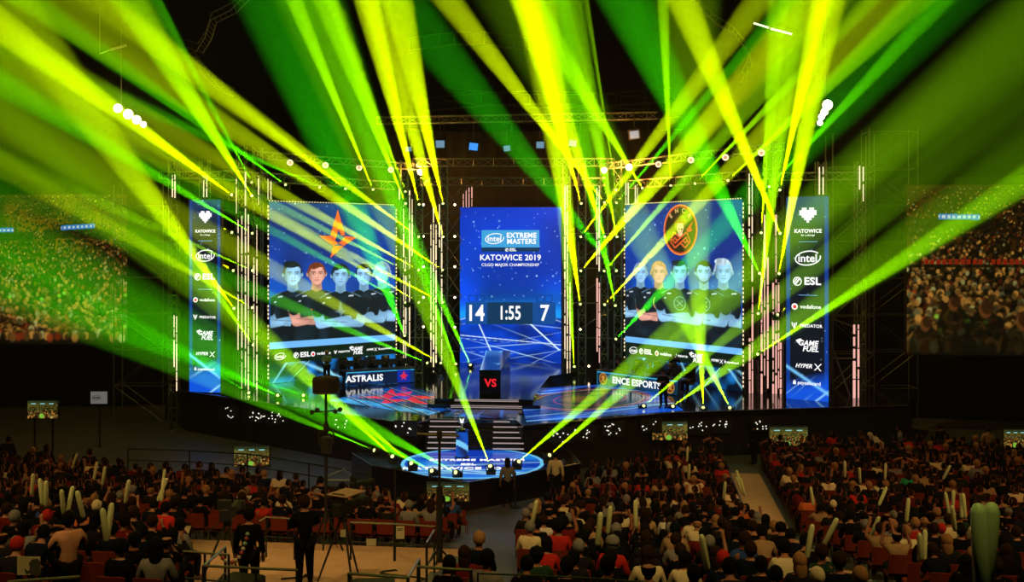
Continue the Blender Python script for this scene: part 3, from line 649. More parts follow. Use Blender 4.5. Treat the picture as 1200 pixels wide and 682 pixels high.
# right team screen
pl=Plane((6.43,58.0,SZ+.02),(11.43,50.8,SZ+.02),9.56)
tsr=empty('team_screen',(8.9,54.4,SZ+.02),0,'tall led screen right of centre with a round red and gold crest above five players','screen')
housing(pl,tsr); grid_mesh('display',pl,0,0,pl.w,pl.h,250,300,team_bg(9,(0,60,130),0),TEAM,tsr,off=.012); border_dots(pl,tsr); W1,H1=pl.w,pl.h
def zr(x,y):
    xf=(x-40)/475; hgt=535+ (615-535)*xf; top=55-28*xf        # zoomed measures, undone for perspective
    Dl,Dr=58.0,50.8; u=xf*Dl/(Dr+(Dl-Dr)*xf) if False else xf*Dl/(xf*Dl+(1-xf)*Dr)
    H_=(660-50)/.80+(720-610)/.80*xf
    return u*W1,(1-(y-top)/(760*(1+.16*(xf-.5))))*H1
def crest(X,Y):
    cx,cy=zr(264,156); x=(X-cx)/1.28; y=(Y-cy)/1.36; d=np.hypot(x,y); rgb=np.zeros(X.shape+(3,))+L(60,22,12)
    rgb=over(rgb,L(235,130,50),(np.abs(d-.965)<.035)*1.); rgb=over(rgb,L(205,60,40),(np.abs(d-.90)<.02)*.8)
    rgb=over(rgb,L(35,30,12),(d<.86)*1.)
    rgb=over(rgb,L(90,70,20),ell(x,y,0,.25,.36,.33,.1)); rgb=over(rgb,L(225,190,130),ell(x,y,0,.1,.2,.2,.2)+cap(x,y,(0,.1),(.0,-.15),.14,.06)); rgb=over(rgb,L(110,25,15),cap(x,y,(-.3,.3),(.3,.3),.045)+cap(x,y,(-.28,.42),(.28,.42),.02))
    rgb=over(rgb,L(215,50,40),inpoly(x,y,[(.35,-.0),(.75,.35),(.62,.1),(.7,-.05),(.45,-.1)]))
    for sx in (-1,1):
        for w,c in ((.12,(205,85,40)),(.045,(50,18,10))): rgb=over(rgb,L(*c),cap(x,y,(-sx*.3,-.6),(sx*.35,-.2),w,.03)); rgb=over(rgb,L(*c),cap(x,y,(sx*.35,-.2),(sx*.5,-.42),w*.8,.03)); rgb=over(rgb,L(*c),cap(x,y,(-sx*.3,-.6),(-sx*.5,-.45),w*.8,.03))
    rgb=over(rgb,L(30,25,10),cap(x,y,(-.1,.02),(-.05,.04),.03)+cap(x,y,(.06,.04),(.1,.02),.03))
    return rgb,(d<1)*1.
cx,cy=zr(264,156); grid_mesh('team_crest',pl,cx-1.3,cy-1.38,cx+1.3,cy+1.38,110,116,crest,POR,tsr,off=.03)
GOLD=mat('gold_glow',(.1,.1,.05),.6,emit=srgb((235,190,120)),es=1.0)
for ch,a in (('E',2.35),('N',1.83),('C',1.31),('E',.79)): text(ch,pl,cx+.98*math.cos(a)*1.0,cy+1.04*math.sin(a),.34,GOLD,tsr,'lettering',off=.05,bold=.02,rot=a-PI/2)
for i,(x,y,sk,hair,beard,style,turn,h,of) in enumerate([(103,335,0,(130,150,165),.2,0,.4,.95,.045),(440,335,0,(170,190,205),0,2,.4,1.02,.05),(178,335,1,(190,130,90),0,1,.2,1.0,.055),(362,338,0,(14,22,28),.9,1,-.2,1.0,.06),(264,336,0,(20,34,44),0,2,0,1.0,.065)]):
    X0,Y0=zr(x,y); portrait(pl,X0,Y0,tsr,TIN,hair,i+13,'ring',turn,beard,of,sk,style,h*.93,1.5)
for fn_,x,s in ((intel,.7,.36),(esl,1.75,.4),(voda,3.2,.34),(pred,4.5,.26),(gamef,5.6,.42),(hyper,7.0,.28),(paysafe,8.1,.28)): fn_(pl,x,yy+.02,s,tsr)
# centre screen
pl=Plane((-3.15,62.0,SZ),(2.98,62.0,SZ),9.63)
cs=empty('centre_screen',(0,62,SZ),0,'tall blue centre screen showing the tournament title and the score 14 to 7','screen')
housing(pl,cs)
def cbg(X,Y):
    y=Y/9.63; x=X/6.13
    rgb=np.zeros(X.shape+(3,))+L(5,72,225); rgb=over(rgb,L(2,34,150),np.clip((y-.62)*2.0,0,.8)*(1-x*.4)); rgb=over(rgb,L(0,90,130),np.exp(-((y-.42)/.08)**2)*.5*(x>.2)); rgb=over(rgb,L(0,30,110),np.clip(vnoise(X,Y,.5,31)*1.2-.5,0,.7))
    rgb=stars(X,Y,rgb,77,90,.035,.38)
    rgb=over(rgb,L(20,150,240),np.exp(-((y-(.335+.03*np.cos((x-.5)*4)))/.05)**2)*(.3+.7*np.abs(x-.5)*2))
    lo=(y<.3+.03*np.cos((x-.5)*3))*1.; rgb=over(rgb,L(2,60,190),lo*.8); rgb=over(rgb,L(0,22,100),lo*np.clip(vnoise(X,Y*2,1.3,41)*1.5-.5,0,.9)); rgb=over(rgb,L(190,235,255),lo*np.clip(streaks(X,Y,0,0,51,[.15,-.2,.3,2.8,.05],44,.017),0,1))
    rgb=over(rgb,L(215,240,255),lo*(cap(X,Y,(1.0,2.9),(2.1,.4),.03)+cap(X,Y,(3.9,2.9),(6.0,1.0),.04)+cap(X,Y,(0,1.9),(6.1,1.3),.02)))
    return rgb,None
grid_mesh('display',pl,0,0,pl.w,pl.h,210,300,cbg,CENT,cs,off=.012)
CYB=mat('cyan_panel_glow',(.05,.1,.1),.6,emit=srgb((60,165,225)),es=1.0); DKB=mat('dark_teal_glow',(.02,.03,.05),.6,emit=srgb((6,52,92)),es=1.0); MIDB=mat('mid_blue_glow',(.02,.03,.05),.6,emit=srgb((10,75,150)),es=1.0)
def cz(x,y): return ((x-60)/362*6.13, 9.63-(y-42)/580*9.63)      # zoomed measures of the centre screen
def crect(x0,y0,x1,y1): a=cz(x0,y1); c=cz(x1,y0); return rect(a[0],a[1],c[0],c[1])
flat(pl,[crect(137,125,344,188)],CYB,cs,'title_panel',off=.025); flat(pl,[crect(137,188,344,204)],DKB,cs,'title_panel',off=.025)
x,y=cz(184,156); intel(pl,x,y,.58,cs)
x,y=cz(280,145); text('EXTREME',pl,x,y,.42,WHITE_E,cs,off=.04,bold=.03); x,y=cz(280,167); text('MASTERS',pl,x,y,.42,WHITE_E,cs,off=.04,bold=.03)
x,y=cz(243,197); esl(pl,x,y,.26,cs)
x,y=cz(240,226); text('KATOWICE 2019',pl,x,y,.48,WHITE_E,cs,off=.04,bold=.022); x,y=cz(240,252); text('CS:GO MAJOR CHAMPIONSHIP',pl,x,y,.25,WHITE_E,cs,off=.04,bold=.008)
flat(pl,[crect(80,388,402,468)],MIDB,cs,'score_panel',off=.025); flat(pl,[crect(158,388,320,468)],DKB,cs,'clock_panel',off=.035)
x,y=cz(115,430); text('14',pl,x,y,1.35,WHITE_E,cs,off=.05,bold=.02,sx=.82); x,y=cz(362,430); text('7',pl,x,y,1.35,WHITE_E,cs,off=.05,bold=.02,sx=.82)
x,y=cz(238,429); text('1:55',pl,x,y,1.15,WHITE_E,cs,off=.05,bold=.02,sx=.68)
CYL=mat('outline_glow',(.02,.03,.05),.6,emit=srgb((10,40,110)),es=.8)
for a,c in ((92,118),(122,147),(334,360),(364,390)): flat(pl,[crect(a,362,c,364),crect(a,384,c,386),crect(a,362,a+2,386),crect(c-2,362,c,386)],CYL,cs,'round_marker',off=.025)
# sponsor columns
def sponsor(pl,e,seed):
    housing(pl,e); w=pl.w; hh=pl.h
    def fn(X,Y):
        x=X/w; y=Y/hh
        rgb=np.zeros(X.shape+(3,))+L(6,14,30); rgb=over(rgb,L(8,55,140),((x<.1)|(x>.9))*.9); rgb=over(rgb,L(20,60,110),np.clip(y*7-5.9,0,1)*.7); rgb=stars(X,Y,rgb,seed,30,.025)
        lo=np.clip((.16-y+.06*(x-.5))*14,0,1); rgb=over(rgb,L(10,80,210),lo); rgb=over(rgb,L(150,215,255),lo*np.clip(streaks(X,Y,0,0,seed,[.5,.6],30,.03)*(Y<1.6),0,1)); rgb=over(rgb,L(120,200,255),np.exp(-((y-.135+.12*(x-.5))/.008)**2)*.9)
        return rgb,None
    grid_mesh('display',pl,0,0,w,hh,70,260,fn,TEAM,e,off=.012)
    k=w/2.0; c=w*.52; yv=lambda f:hh*(1-f)
    px=[]
    hp=["0110110","1111111","1111111","0111110","0011100","0001000"]; s=.115*k
    for j,row in enumerate(hp):
        for i,chh in enumerate(row):
            if chh=='1': px.append(rect(c+(i-3.5)*s,yv(.095)+(-j)*s+.3*k,c+(i-2.5)*s,yv(.095)+(1-j)*s+.3*k))
    flat(pl,px,WHITE_E,e,'heart_logo'); text('KATOWICE',pl,c,yv(.163),.24*k,WHITE_E,e,bold=.03); text('for a change',pl,c,yv(.182),.13*k,WHITE_E,e)
    for f in (.213,.465): flat(pl,[rect(c-.45*k,yv(f)-.012,c+.45*k,yv(f)+.012)],ICE,e,'divider')
    intel(pl,c,yv(.29),.62*k,e); esl(pl,c,yv(.40),.5*k,e); voda(pl,c,yv(.52),.36*k,e); pred(pl,c,yv(.61),.37*k,e); gamef(pl,c,yv(.705),.46*k,e); hyper(pl,c-.1,yv(.80),.42*k,e); paysafe(pl,c,yv(.88),.38*k,e)
pl=Plane((-16.0,50.8,SZ+.05),(-14.35,50.4,SZ+.05),9.5); e=empty('sponsor_screen',(-15.2,50.6,SZ+.05),0,'narrow upright sponsor screen at the left end of the stage, washed by yellow beams','screen'); sponsor(pl,e,61)
pl=Plane((13.1,48.9,1.6),(14.75,47.7,1.6),10.0); e=empty('sponsor_screen',(13.9,48.3,1.6),0,'narrow upright sponsor screen at the right end of the stage beside dark scaffolding','screen'); sponsor(pl,e,62)
# crowd pictures
def crowd_pic(w,h,seed,base=(105,62,12),near=1.0,banner=None,warm=1.0,dens=1.0):
    def fn(X,Y):
        r=np.random.default_rng(seed); x=X/w; y=Y/h
        rgb=np.zeros(X.shape+(3,))+L(30,26,6); rgb=over(rgb,L(*base),np.clip(vnoise(X,Y,1.1,seed)*.9,0,.7)*np.clip(1.2-np.abs(y-.6)*1.6,0,1))
        N=int(900*dens)
        rows=np.sort(r.random(N))[::-1]
        for q in rows:                                # from the far stands to the nearest heads
            yy=.99-(1-q)**1.0*.95; s=(.006+.045*(1-yy)**2.0)*near*h
            cx=r.uniform(0,w); cy=yy*h; g=r.uniform(.15,1)**1.6
            c=np.array(L(*[int(v*g) for v in ((215,150,60) if r.random()<.7 else (160,60,25) if r.random()<.5 else (200,190,110))]))
            x0,x1,y0,y1=cx-2.4*s,cx+2.4*s,cy-4*s,cy+1.6*s
            i0,i1=np.searchsorted(X[0],[x0,x1]); j0,j1=np.searchsorted(Y[:,0],[y0,y1])
            if i1-i0<1 or j1-j0<1: continue
            sx_,sy_=X[j0:j1,i0:i1],Y[j0:j1,i0:i1]; sub=rgb[j0:j1,i0:i1]
            sub=over(sub,np.array(L(22,18,8))*(.3+g),ell(sx_,sy_,cx,cy-2.3*s,1.7*s,1.9*s,.3)*.9); sub=over(sub,c,ell(sx_,sy_,cx,cy,.8*s,s,.5)*.9)
            rgb[j0:j1,i0:i1]=sub
        for i in range(60):
            cx,cy=r.uniform(0,w),h*r.uniform(.82,1); rgb=over(rgb,L(235,200,60),np.clip(1.3-np.hypot(X-cx,Y-cy)/(.035*h/8),0,1)*r.uniform(.3,1))
        for i in range(7):
            cx,cy=r.uniform(0,w),h*r.uniform(.1,.35); rgb=over(rgb,L(150,230,60),np.clip(1.3-np.hypot(X-cx,Y-cy)/(.11*h/8),0,1)*.8)
        if banner:
            for (a,bx,yb,hb) in banner:
                rgb=over(rgb,L(18,14,5),((x>a-.12)&(x<bx+.14)&(y<yb-.01)&(y>yb-.07))*.8); m=((x>a)&(x<bx)&(np.abs(y-yb-(x-a)*hb)<.016))*1.; rgb=over(rgb,L(60,130,220),m); rgb=over(rgb,L(225,240,255),m*(np.sin(X*26)>-.2)*(np.abs(y-yb-(x-a)*hb)<.008))
        return rgb,None
    return fn
pl=Plane((-29.0,56.0,3.95),(-20.9,55.6,3.95),8.15); e=empty('side_screen',(-25,56,3.95),0,'large side screen at the far left showing the arena crowd','screen'); housing(pl,e)
grid_mesh('display',pl,0,0,pl.w,pl.h,270,290,crowd_pic(pl.w,pl.h,71,(150,105,15),.6,[(.02,.22,.76,0),(.55,.78,.775,.06)],dens=3.0),CRW,e,off=.012)
pl=Plane((19.35,50.2,3.95),(28.2,49.4,3.95),8.3); e=empty('side_screen',(24,49.8,3.95),0,'large side screen at the far right showing spectators and red seats','screen'); housing(pl,e)
cf=crowd_pic(pl.w,pl.h,72,(90,45,8),.75,[(.17,.39,.815,-.02)],dens=2.6)
def cf2(X,Y):
    rgb,_=cf(X,Y); x=X/8.85; y=Y/8.3
    m=((x>.08)&(y<.565)&(y>.535)&((x<.42)|(x>.44)))*1.; rgb=over(rgb,L(150,35,15),m*(.6+.4*np.sin(X*22)>.35)); rgb=over(rgb,L(12,10,5),((x>.0)&(y<.535)&(y>.515))*.9); rgb=over(rgb,L(12,10,5),((np.abs(y-.735)<.035))*.55)
    for (cx,cy,s) in ((.25,.3,.9),(.42,.27,1.15),(.62,.2,1.25),(.1,.18,.9),(.8,.3,1.0)):
        rgb=over(rgb,L(14,13,6),ell(x,y,cx,cy-.17*s,.1*s,.17*s,.1)*.92); rgb=over(rgb,L(110,62,25),ell(x,y,cx,cy,.03*s,.045*s,.3)); rgb=over(rgb,L(30,18,8),ell(x,y,cx+.012,cy+.015,.03*s,.04*s,.3)*.8)
    return rgb,None
grid_mesh('display',pl,0,0,pl.w,pl.h,270,270,cf2,CRW,e,off=.012)
# small crowd monitors
def monitor(px,py,D,w,h,seed,label,stand=True):
    c=P(px,py,D); x0=c.x-w/2; pl=Plane((x0,D,c.z-h/2),(x0+w,D,c.z-h/2),h); e=empty('crowd_monitor',(c.x,D,c.z-h/2),0,label,'screen','crowd monitors'); 
    housing(pl,e,d=.1,border=.03)
    def fn(X,Y):
        rgb,_=crowd_pic(w,h,seed,(120,120,50),1.6,None,dens=.35)(X,Y); x=X/w; y=Y/h
        rgb=over(rgb,L(20,45,30),(y>.86)*.7); 
        for a in (.12,.42,.72): rgb=over(rgb,L(150,220,225),((x>a)&(x<a+.15)&(np.abs(y-.84)<.025))*1.)
        rgb=over(rgb,L(120,190,60),ell(x,y,.47,.14,.08,.14,.3)*.9)
        return rgb,None
    grid_mesh('display',pl,0,0,w,h,80,48,fn,MON,e,off=.012)
    if stand:
        b=MB(); b.box((c.x-w*.3,D+.12,(c.z-h/2)/2),(.07,.07,c.z-h/2+.2)); b.box((c.x+w*.3,D+.12,(c.z-h/2)/2),(.07,.07,c.z-h/2+.2)); b.build('stand',BLACK,e)
monitor(50,480,46,1.35,.78,81,'small crowd monitor glowing alone at the far left of the dark floor')
monitor(295,535,42.5,1.45,.82,82,'small crowd monitor standing behind the barrier on the left floor')
monitor(525,577,34.6,1.42,.6,83,'small crowd monitor at the tip of the round podium')
monitor(785,505,44.0,1.5,.78,84,'small crowd monitor under the right team screen')
monitor(924,512,43.4,1.62,.82,85,'small crowd monitor below the right sponsor column')
monitor(1190,514,41.5,.95,.72,86,'small crowd monitor at the right edge of the picture')
# the white sign panel at the left
c=P(116,466,47); e=empty('sponsor_sign',(c.x,47,0),0,'dim white square sponsor sign on a dark post at the left','sign'); pl=Plane((c.x-.38,47,c.z-.28),(c.x+.38,47,c.z-.28),.56)
SIGNW=mat('sign_white',(.5,.5,.48),.6,emit=(.25,.24,.22),es=.5); housing(pl,e,d=.08,border=.01); flat(pl,[rect(.0,.0,.76,.56)],SIGNW,e,'panel',off=.01); intel(pl,.28,.3,.2,e,m=mat('grey_print',(.12,.12,.12),.7))
b=MB(); b.box((c.x,47.08,(c.z-.28)/2),(.06,.06,c.z-.28)); b.build('post',BLACK,e)
# ------------------------------------------------------------------ trusses
def lattice(a,b,w,name,label,seg=.55,m=None,r=.028,h=None,cat='truss',group=None):
    a=Vector(a); b=Vector(b); d=(b-a); Ln=d.length; d.normalize(); h=h or w
    s1=d.cross(Vector((0,1,0)) if abs(d.z)>.9 or abs(d.y)<.8 else Vector((1,0,0))).normalized(); s2=d.cross(s1).normalized()
    cor=[s1*(w/2)*i+s2*(h/2)*j for i,j in ((1,1),(1,-1),(-1,-1),(-1,1))]
    e=empty(name,a if a.z<b.z else b,0,label,cat,group); m=m or TRUSS
    ch=MB()
    for c in cor: ch.rod(a+c,b+c,r,5)
    ch.build('chord',m,e)
    br=MB(); n_=max(1,int(Ln/seg))
    for i in range(n_):
        for k in range(4):
            c0,c1=cor[k],cor[(k+1)%4]; p=a+d*(Ln*i/n_); q=a+d*(Ln*(i+1)/n_)
            br.rod(p+(c0 if i%2 else c1),q+(c1 if i%2 else c0),r*.55,4,cap=False)
            if i%2==0: br.rod(p+c0,p+c1,r*.55,4,cap=False)
    br.build('brace',m,e); return e
def tower(px,D,z0,z1,label,w=.42): x=(px-600)/F*D; return lattice((x,D,z0),(x,D,z1),w,'truss_tower',label)
TW=[(283,52.6,2,14.4,'truss tower at the left team screen, outer leg'),(302,53.2,2,14.4,'truss tower nearest the left edge of the left team screen'),
(474,58.7,2,14.2,'truss tower touching the right edge of the left team screen'),(491,58.8,2,14.2,'second truss tower right of the left team screen'),(520,58.8,2,14.2,'truss tower just left of the centre screen'),
(664,58.9,2,14.2,'truss tower just right of the centre screen'),(682,58.7,2,14.2,'second truss tower right of the centre screen'),(708,58.5,2,14.2,'third truss tower right of the centre screen'),(724,58.3,2,14.2,'truss tower touching the left edge of the right team screen'),
(881,52.0,2,14.3,'truss tower nearest the right edge of the right team screen'),(892,51.4,2,14.3,'inner of the two truss towers left of the right sponsor column'),(912,51,2,14.3,'truss tower touching the right sponsor column'),
(240,52.0,0,13.6,'truss tower behind the left sponsor column'),(204,51.5,0,13.6,'truss tower left of the left sponsor column'),(962,50.2,0,13.4,'truss tower behind the right sponsor column'),(1008,50.2,0,13.4,'truss tower at the far right carrying pink tubes')]
for t in TW: tower(*t)
def htr(p,q,label,w=.45): return lattice(p,q,w,'horizontal_truss',label,seg=.6)
htr((-14.8,52.2,12.9),(-7.2,61.4,12.9),'horizontal truss along the top of the left team screen')
htr((7.0,60.4,12.9),(13.0,51.4,12.9),'horizontal truss along the top of the right team screen')
htr((-6.0,62,14.35),(6.2,62,14.35),'bright horizontal truss above the centre screen')
htr((-5.5,61.6,13.15),(5.6,61.6,13.15),'lower horizontal truss above the centre screen')
htr((-13.6,54.2,14.1),(-5.6,62.6,14.1),'upper lamp truss on the left with warm round lamps',.35)
htr((5.6,62,14.1),(13.1,49.6,14.1),'upper lamp truss on the right with warm round lamps',.35)
htr((-18,52.4,12.9),(-14.9,52.3,12.9),'short truss above the left sponsor column',.35); htr((13.2,50.6,12.7),(17.6,50.1,12.7),'short truss above the right sponsor column',.35)
for z in (4.0,6.0,8.0,10.0):
    for (xa,Da,xb,Db,side) in ((474,58.7,520,58.8,'left'),(664,58.9,724,58.3,'right')):
        a=P(xa,290,Da); c=P(xb,290,Db); b=MB(); b.rod((a.x,a.y+.25,z),(c.x,c.y+.25,z),.03,5); b.rod((a.x,a.y+.25,z),(c.x,c.y+.25,z+1.9),.02,4)
        solo(b,'cross_bar',TRUSS,'cross bar between towers %s of the centre screen, %s'%(side,{4.0:'lowest',6.0:'second from the bottom',8.0:'third from the bottom',10.0:'topmost'}[z]),'bar',base=((a.x+c.x)/2,a.y,z),group='cross bars between the towers')
for i,(xa,xb,y0,y1) in enumerate(((520,541,0,0),)):
    for k,z in enumerate((3.2,4.8,6.4,8.0,9.6,11.2)):
        b=MB(); a=P(520,290,59); c=P(541,290,59); b.rod((a.x,59.2,z),(c.x,59.2,z),.025,4); b.rod((a.x,59.2,z),(c.x,59.2,z+1.55),.02,4); b.rod((a.x,59.2,z+1.55),(c.x,59.2,z),.02,4)
        solo(b,'cross_brace',TRUSS,'crossed brace left of the centre screen, %s of six from below'%('first','second','third','fourth','fifth','sixth')[k],'bar',base=((a.x+c.x)/2,59.2,z))
SCAF=mat('scaffold_steel',(.16,.17,.15),.5,.6)
def scaffold(x0,x1,D,z1,label):
    e=empty('scaffold_tower',((x0+x1)/2,D,0),0,label,'scaffolding'); b=MB()
    for x in (x0,x1):
        for y in (D,D+1.2): b.rod((x,y,0),(x,y,z1),.035,5)
    b.build('upright',SCAF,e); b=MB(); z=0; k=0
    while z<z1-1.8:
        for y in (D,D+1.2): b.rod((x0,y,z+1.9),(x1,y,z+1.9),.03,5); b.rod((x0 if k%2 else x1,y,z),(x1 if k%2 else x0,y,z+1.9),.025,4)
        for x in (x0,x1): b.rod((x,D,z+1.9),(x,D+1.2,z+1.9),.03,4)
        z+=1.9; k+=1
    b.build('cross_rail',SCAF,e)
scaffold(16.3,18.4,52,15,'dark scaffold tower right of the right sponsor column'); scaffold(18.5,21,53,15.4,'taller dark scaffold tower behind the right side screen edge'); scaffold(-21.0,-18.4,54,12.5,'dark scaffold tower between the left side screen and sponsor column')
b=MB(); 
for (p,q) in (((971,395),(1000,475)),((972,420),(1000,420)),((971,372),(1003,384))): b.rod(P(*p,49.6),P(*q,49.6),.045,5)
solo(b,'scaffold_bracing',SCAF,'slanting scaffold braces right of the right sponsor column','bar',base=P(985,420,49.6))
# ------------------------------------------------------------------ light tubes
def tubes(lst,D,where,m,rr=.028):
    for i,(px,y0,y1) in enumerate(lst):
        a=P(px,y0,D); c=P(px,y1,D); e=empty('light_tube',c,0,'vertical light tube %s'%where[i],'light tube','vertical light tubes')
        b=MB(); z=c.z; k=random.Random(int(px*7)); 
        while z<a.z:
            l_=k.choice([.5,.9,1.4]); z2=min(a.z,z+l_); b.rod((c.x,D,z),(c.x,D,z2-.06),rr*k.choice([.6,.85,1.1]),6); z=z2+k.choice([0,.0,.08])
        b.build('glow_segments',m,e); b=MB(); b.rod((c.x,D+.06,c.z-.1),(c.x,D+.06,a.z+.1),.02,4); b.build('backing_bar',DARKMET,e)
o5=['first','second','third','fourth','fifth','sixth','seventh','eighth','ninth','tenth']
tubes([(202,204,231),(205,203,232)],51,['left of the left sponsor column, upper left of a pair','left of the left sponsor column, upper right of a pair'],TUBE)
tubes([(204,368,430),(207,369,458)],51,['left of the left sponsor column, lower left of a pair','left of the left sponsor column, lower right of a pair'],TUBE)
tubes([(238.7,205,231),(242.2,205,231)],51.6,['above the left sponsor column, left one','above the left sponsor column, right one'],TUBE)
tubes([(277,208,250),(279,256,410),(283.4,250,455),(287.6,200,452),(291,250,457),(297.5,300,452),(301,262,458),(303,205,240)],51.9,['left of the left team screen, %s of eight from left'%q for q in o5[:8]],TUBE)
tubes([(314,208,234),(317.5,210,234)],53.6,['above the left corner of the left team screen, left one','above the left corner of the left team screen, right one'],TUBE)
tubes([(468,219,234),(473,240,425),(475.5,300,428),(480,222,405),(483,232,300),(505,262,428),(508,240,430),(511,262,425),(515,238,290),(517.6,262,425)],57.7,['between left team screen and centre screen, %s of ten'%q for q in o5],TUBE,.033)
tubes([(543,226,243),(546.3,222,243),(549.6,219,243),(553,218,242)],60.8,['just above the centre screen left corner, %s of four'%q for q in o5[:4]],TUBER)
tubes([(662,216,420),(664.8,216,432),(668,330,440)],57.8,['right of the centre screen, %s of three'%q for q in o5[:3]],TUBE,.033)
tubes([(699.5,216,310),(702.2,216,318)],57.8,['on the third tower right of the centre screen, upper left','on the third tower right of the centre screen, upper right'],TUBE,.033)
tubes([(699.8,322,412),(702.4,330,425)],57.8,['on the third tower right of the centre screen, lower left','on the third tower right of the centre screen, lower right'],TUBER,.042)
tubes([(733.5,213,240),(736.3,213,240),(744.6,216,239),(747.2,215,238)],56.8,['above the left corner of the right team screen, %s of four'%q for q in o5[:4]],TUBE)
tubes([(878,202,300),(881.5,203,330)],50.6,['at the right edge of the right team screen, upper left','at the right edge of the right team screen, upper right'],TUBE,.033)
tubes([(878.5,395,478),(881.8,335,478)],50.6,['at the right edge of the right team screen, lower left','at the right edge of the right team screen, lower right'],TUBER,.042)
tubes([(892.5,320,470),(896,250,440),(899.8,300,455),(906,330,470),(909.5,250,472),(912.5,330,455),(915,400,476)],50.4,['left of the right sponsor column, %s of seven'%q for q in o5[:7]],TUBER,.042)
tubes([(960.3,193,228),(964.6,194,228)],49.8,['above the right sponsor column, left one','above the right sponsor column, right one'],TUBE)
tubes([(1007.4,193,222),(1011.6,194,236)],49.8,['high on the far right tower, left one','high on the far right tower, right one'],TUBE)
tubes([(1001,379,478),(1006,379,478)],49.0,['low at the far right tower, left one','low at the far right tower, right one'],TUBER,.06)
# ------------------------------------------------------------------ round warm lamps
RING=mat('warm_ring',(.3,.2,.1),.4,emit=(1,.66,.42),es=1.6); HOT=mat('warm_hot',(.3,.2,.1),.4,emit=(1,.72,.42),es=9); WCORE=mat('lamp_core',(.1,.05,.03),.4,emit=(.8,.35,.22),es=.8)
PARG={}
def par(px,py,label,hot=False,r=.19,D=None,zt=13.8):
    D=D or (zt-CAMZ)*F/(HY-py); c=P(px,py,D); key=(hot,r)
    if key not in PARG:
        e=empty('round_lamp'); 
        q=Quaternion((1,0,0),PI/2)
        b=MB(); b.lathe([(r*.55,-.35),(r*.8,-.3),(r*1.05,-.02),(r*1.1,.0)],(0,0,0),16,q=q); b.build('housing',BLACK,e,local=True)
        if hot: b=MB(); b.ball((0,-.03,0),r*.95,14,8,(1,.5,1)); b.build('bulb',HOT,e,local=True,smooth=True)
        else:
            b=MB(); b.lathe([(r*.55,.02),(r*.6,.07),(r*.98,.07),(r*1.0,.02)],(0,0,0),18,q=q); b.build('glowing_rim',RING,e,local=True); b=MB(); b.lathe([(r*.6,.0),(r*.5,.03)],(0,0,0),14,q=q); b.build('reflector',WCORE,e,local=True)
        b=MB(); b.path([(-r*1.2,0.1,0),(-r*1.2,.1,r*1.6),(r*1.2,.1,r*1.6),(r*1.2,.1,0)],.02,5); b.build('bracket',DARKMET,e,local=True); PARG[key]=e
    else: e=copy_tree(PARG[key])
    e.location=c; tag(e,label,'lamp','warm round lamps on the upper truss'); return c
for i,(x,y) in enumerate(((340,190.6),(381.5,193.6),(421,196.6),(458,199))): par(x,y,'round lamp with a warm white rim on the upper left truss, %s from the left'%o5[i],r=.17)
for i,(x,y) in enumerate(((771.5,192.6),(809.5,187.6),(850,184.5),(892,179))): par(x,y,'round lamp with a warm white rim on the upper right truss, %s from the left'%o5[i],r=.17)
hots=[par(492.5,201.7,'glaring warm lamp above the left edge of the centre screen',True,.2),par(708,199.6,'glaring warm lamp left of a pair above the right truss towers',True,.19),par(737,196,'glaring warm lamp right of a pair above the right truss towers',True,.2)]
for i,(x,y) in enumerate([(496.3,240),(533,240),(496.3,277),(533,277),(496.3,312.5),(533,312.5),(496.3,348.5),(533,348.5),(496.3,383),(533,383.5)]):
    par(x,y,'small warm lamp on the tower left of the centre screen, %s row, %s column'%(o5[i//2],('left','right')[i%2]),True,.062,D=58.0)
for (x,y,lb) in ((680,386,'small warm lamp low on the second tower right of the centre screen'),(690,429,'small warm lamp on the stage floor right of the centre screen')): par(x,y,lb,True,.06,D=57.6)
def glow(loc,en,col,r=.15):
    l=bpy.data.lights.new('lamp_light','POINT'); l.energy=en; l.color=col; l.shadow_soft_size=r; o=bpy.data.objects.new('lamp_light',l); COL.objects.link(o); o.location=loc
for c in hots: glow(c+Vector((0,-.5,0)),850,(1,.4,.06))
BL=mat('blinder_hot',(.3,.3,.3),.4,emit=(1,.93,.72),es=14)
def blinder(pts,D,label,rs):
    e=empty('blinder_array',P(*pts[0],D),0,label,'stage light'); bars=MB(); 
    for i,(x,y) in enumerate(pts):
        c=P(x,y,D); b=MB(); b.lathe([(.12,-.3),(rs[i]*1.15,-.05),(rs[i]*1.15,0)],c,14,q=Quaternion((1,0,0),PI/2)); b.build('lamp_housing',BLACK,e); b=MB(); b.ball(c+Vector((0,-.05,0)),rs[i],14,8,(1,.5,1)); b.build('lamp',BL,e,smooth=True)
    a=P(*pts[0],D); c=P(*pts[-1],D); bars.rod(a+Vector((0,.35,0)),c+Vector((0,.35,0)),.05,6); bars.rod(a+Vector((0,.35,0)),a+Vector((0,.35,18)),.02,4); bars.build('hanging_frame',DARKMET,e)
    glow((a+c)/2+Vector((0,-.8,0)),850,(1,.7,.1),.3)
blinder([(138.5,127),(150.5,134),(160.5,140.5),(168.5,146)],46,'row of four blinding white lamps hanging high at the left',[.19,.21,.19,.13])
blinder([(969.5,123),(966,131),(962.5,137),(960.5,144)],46,'row of four blinding white lamps hanging high at the right',[.22,.16,.14,.12])
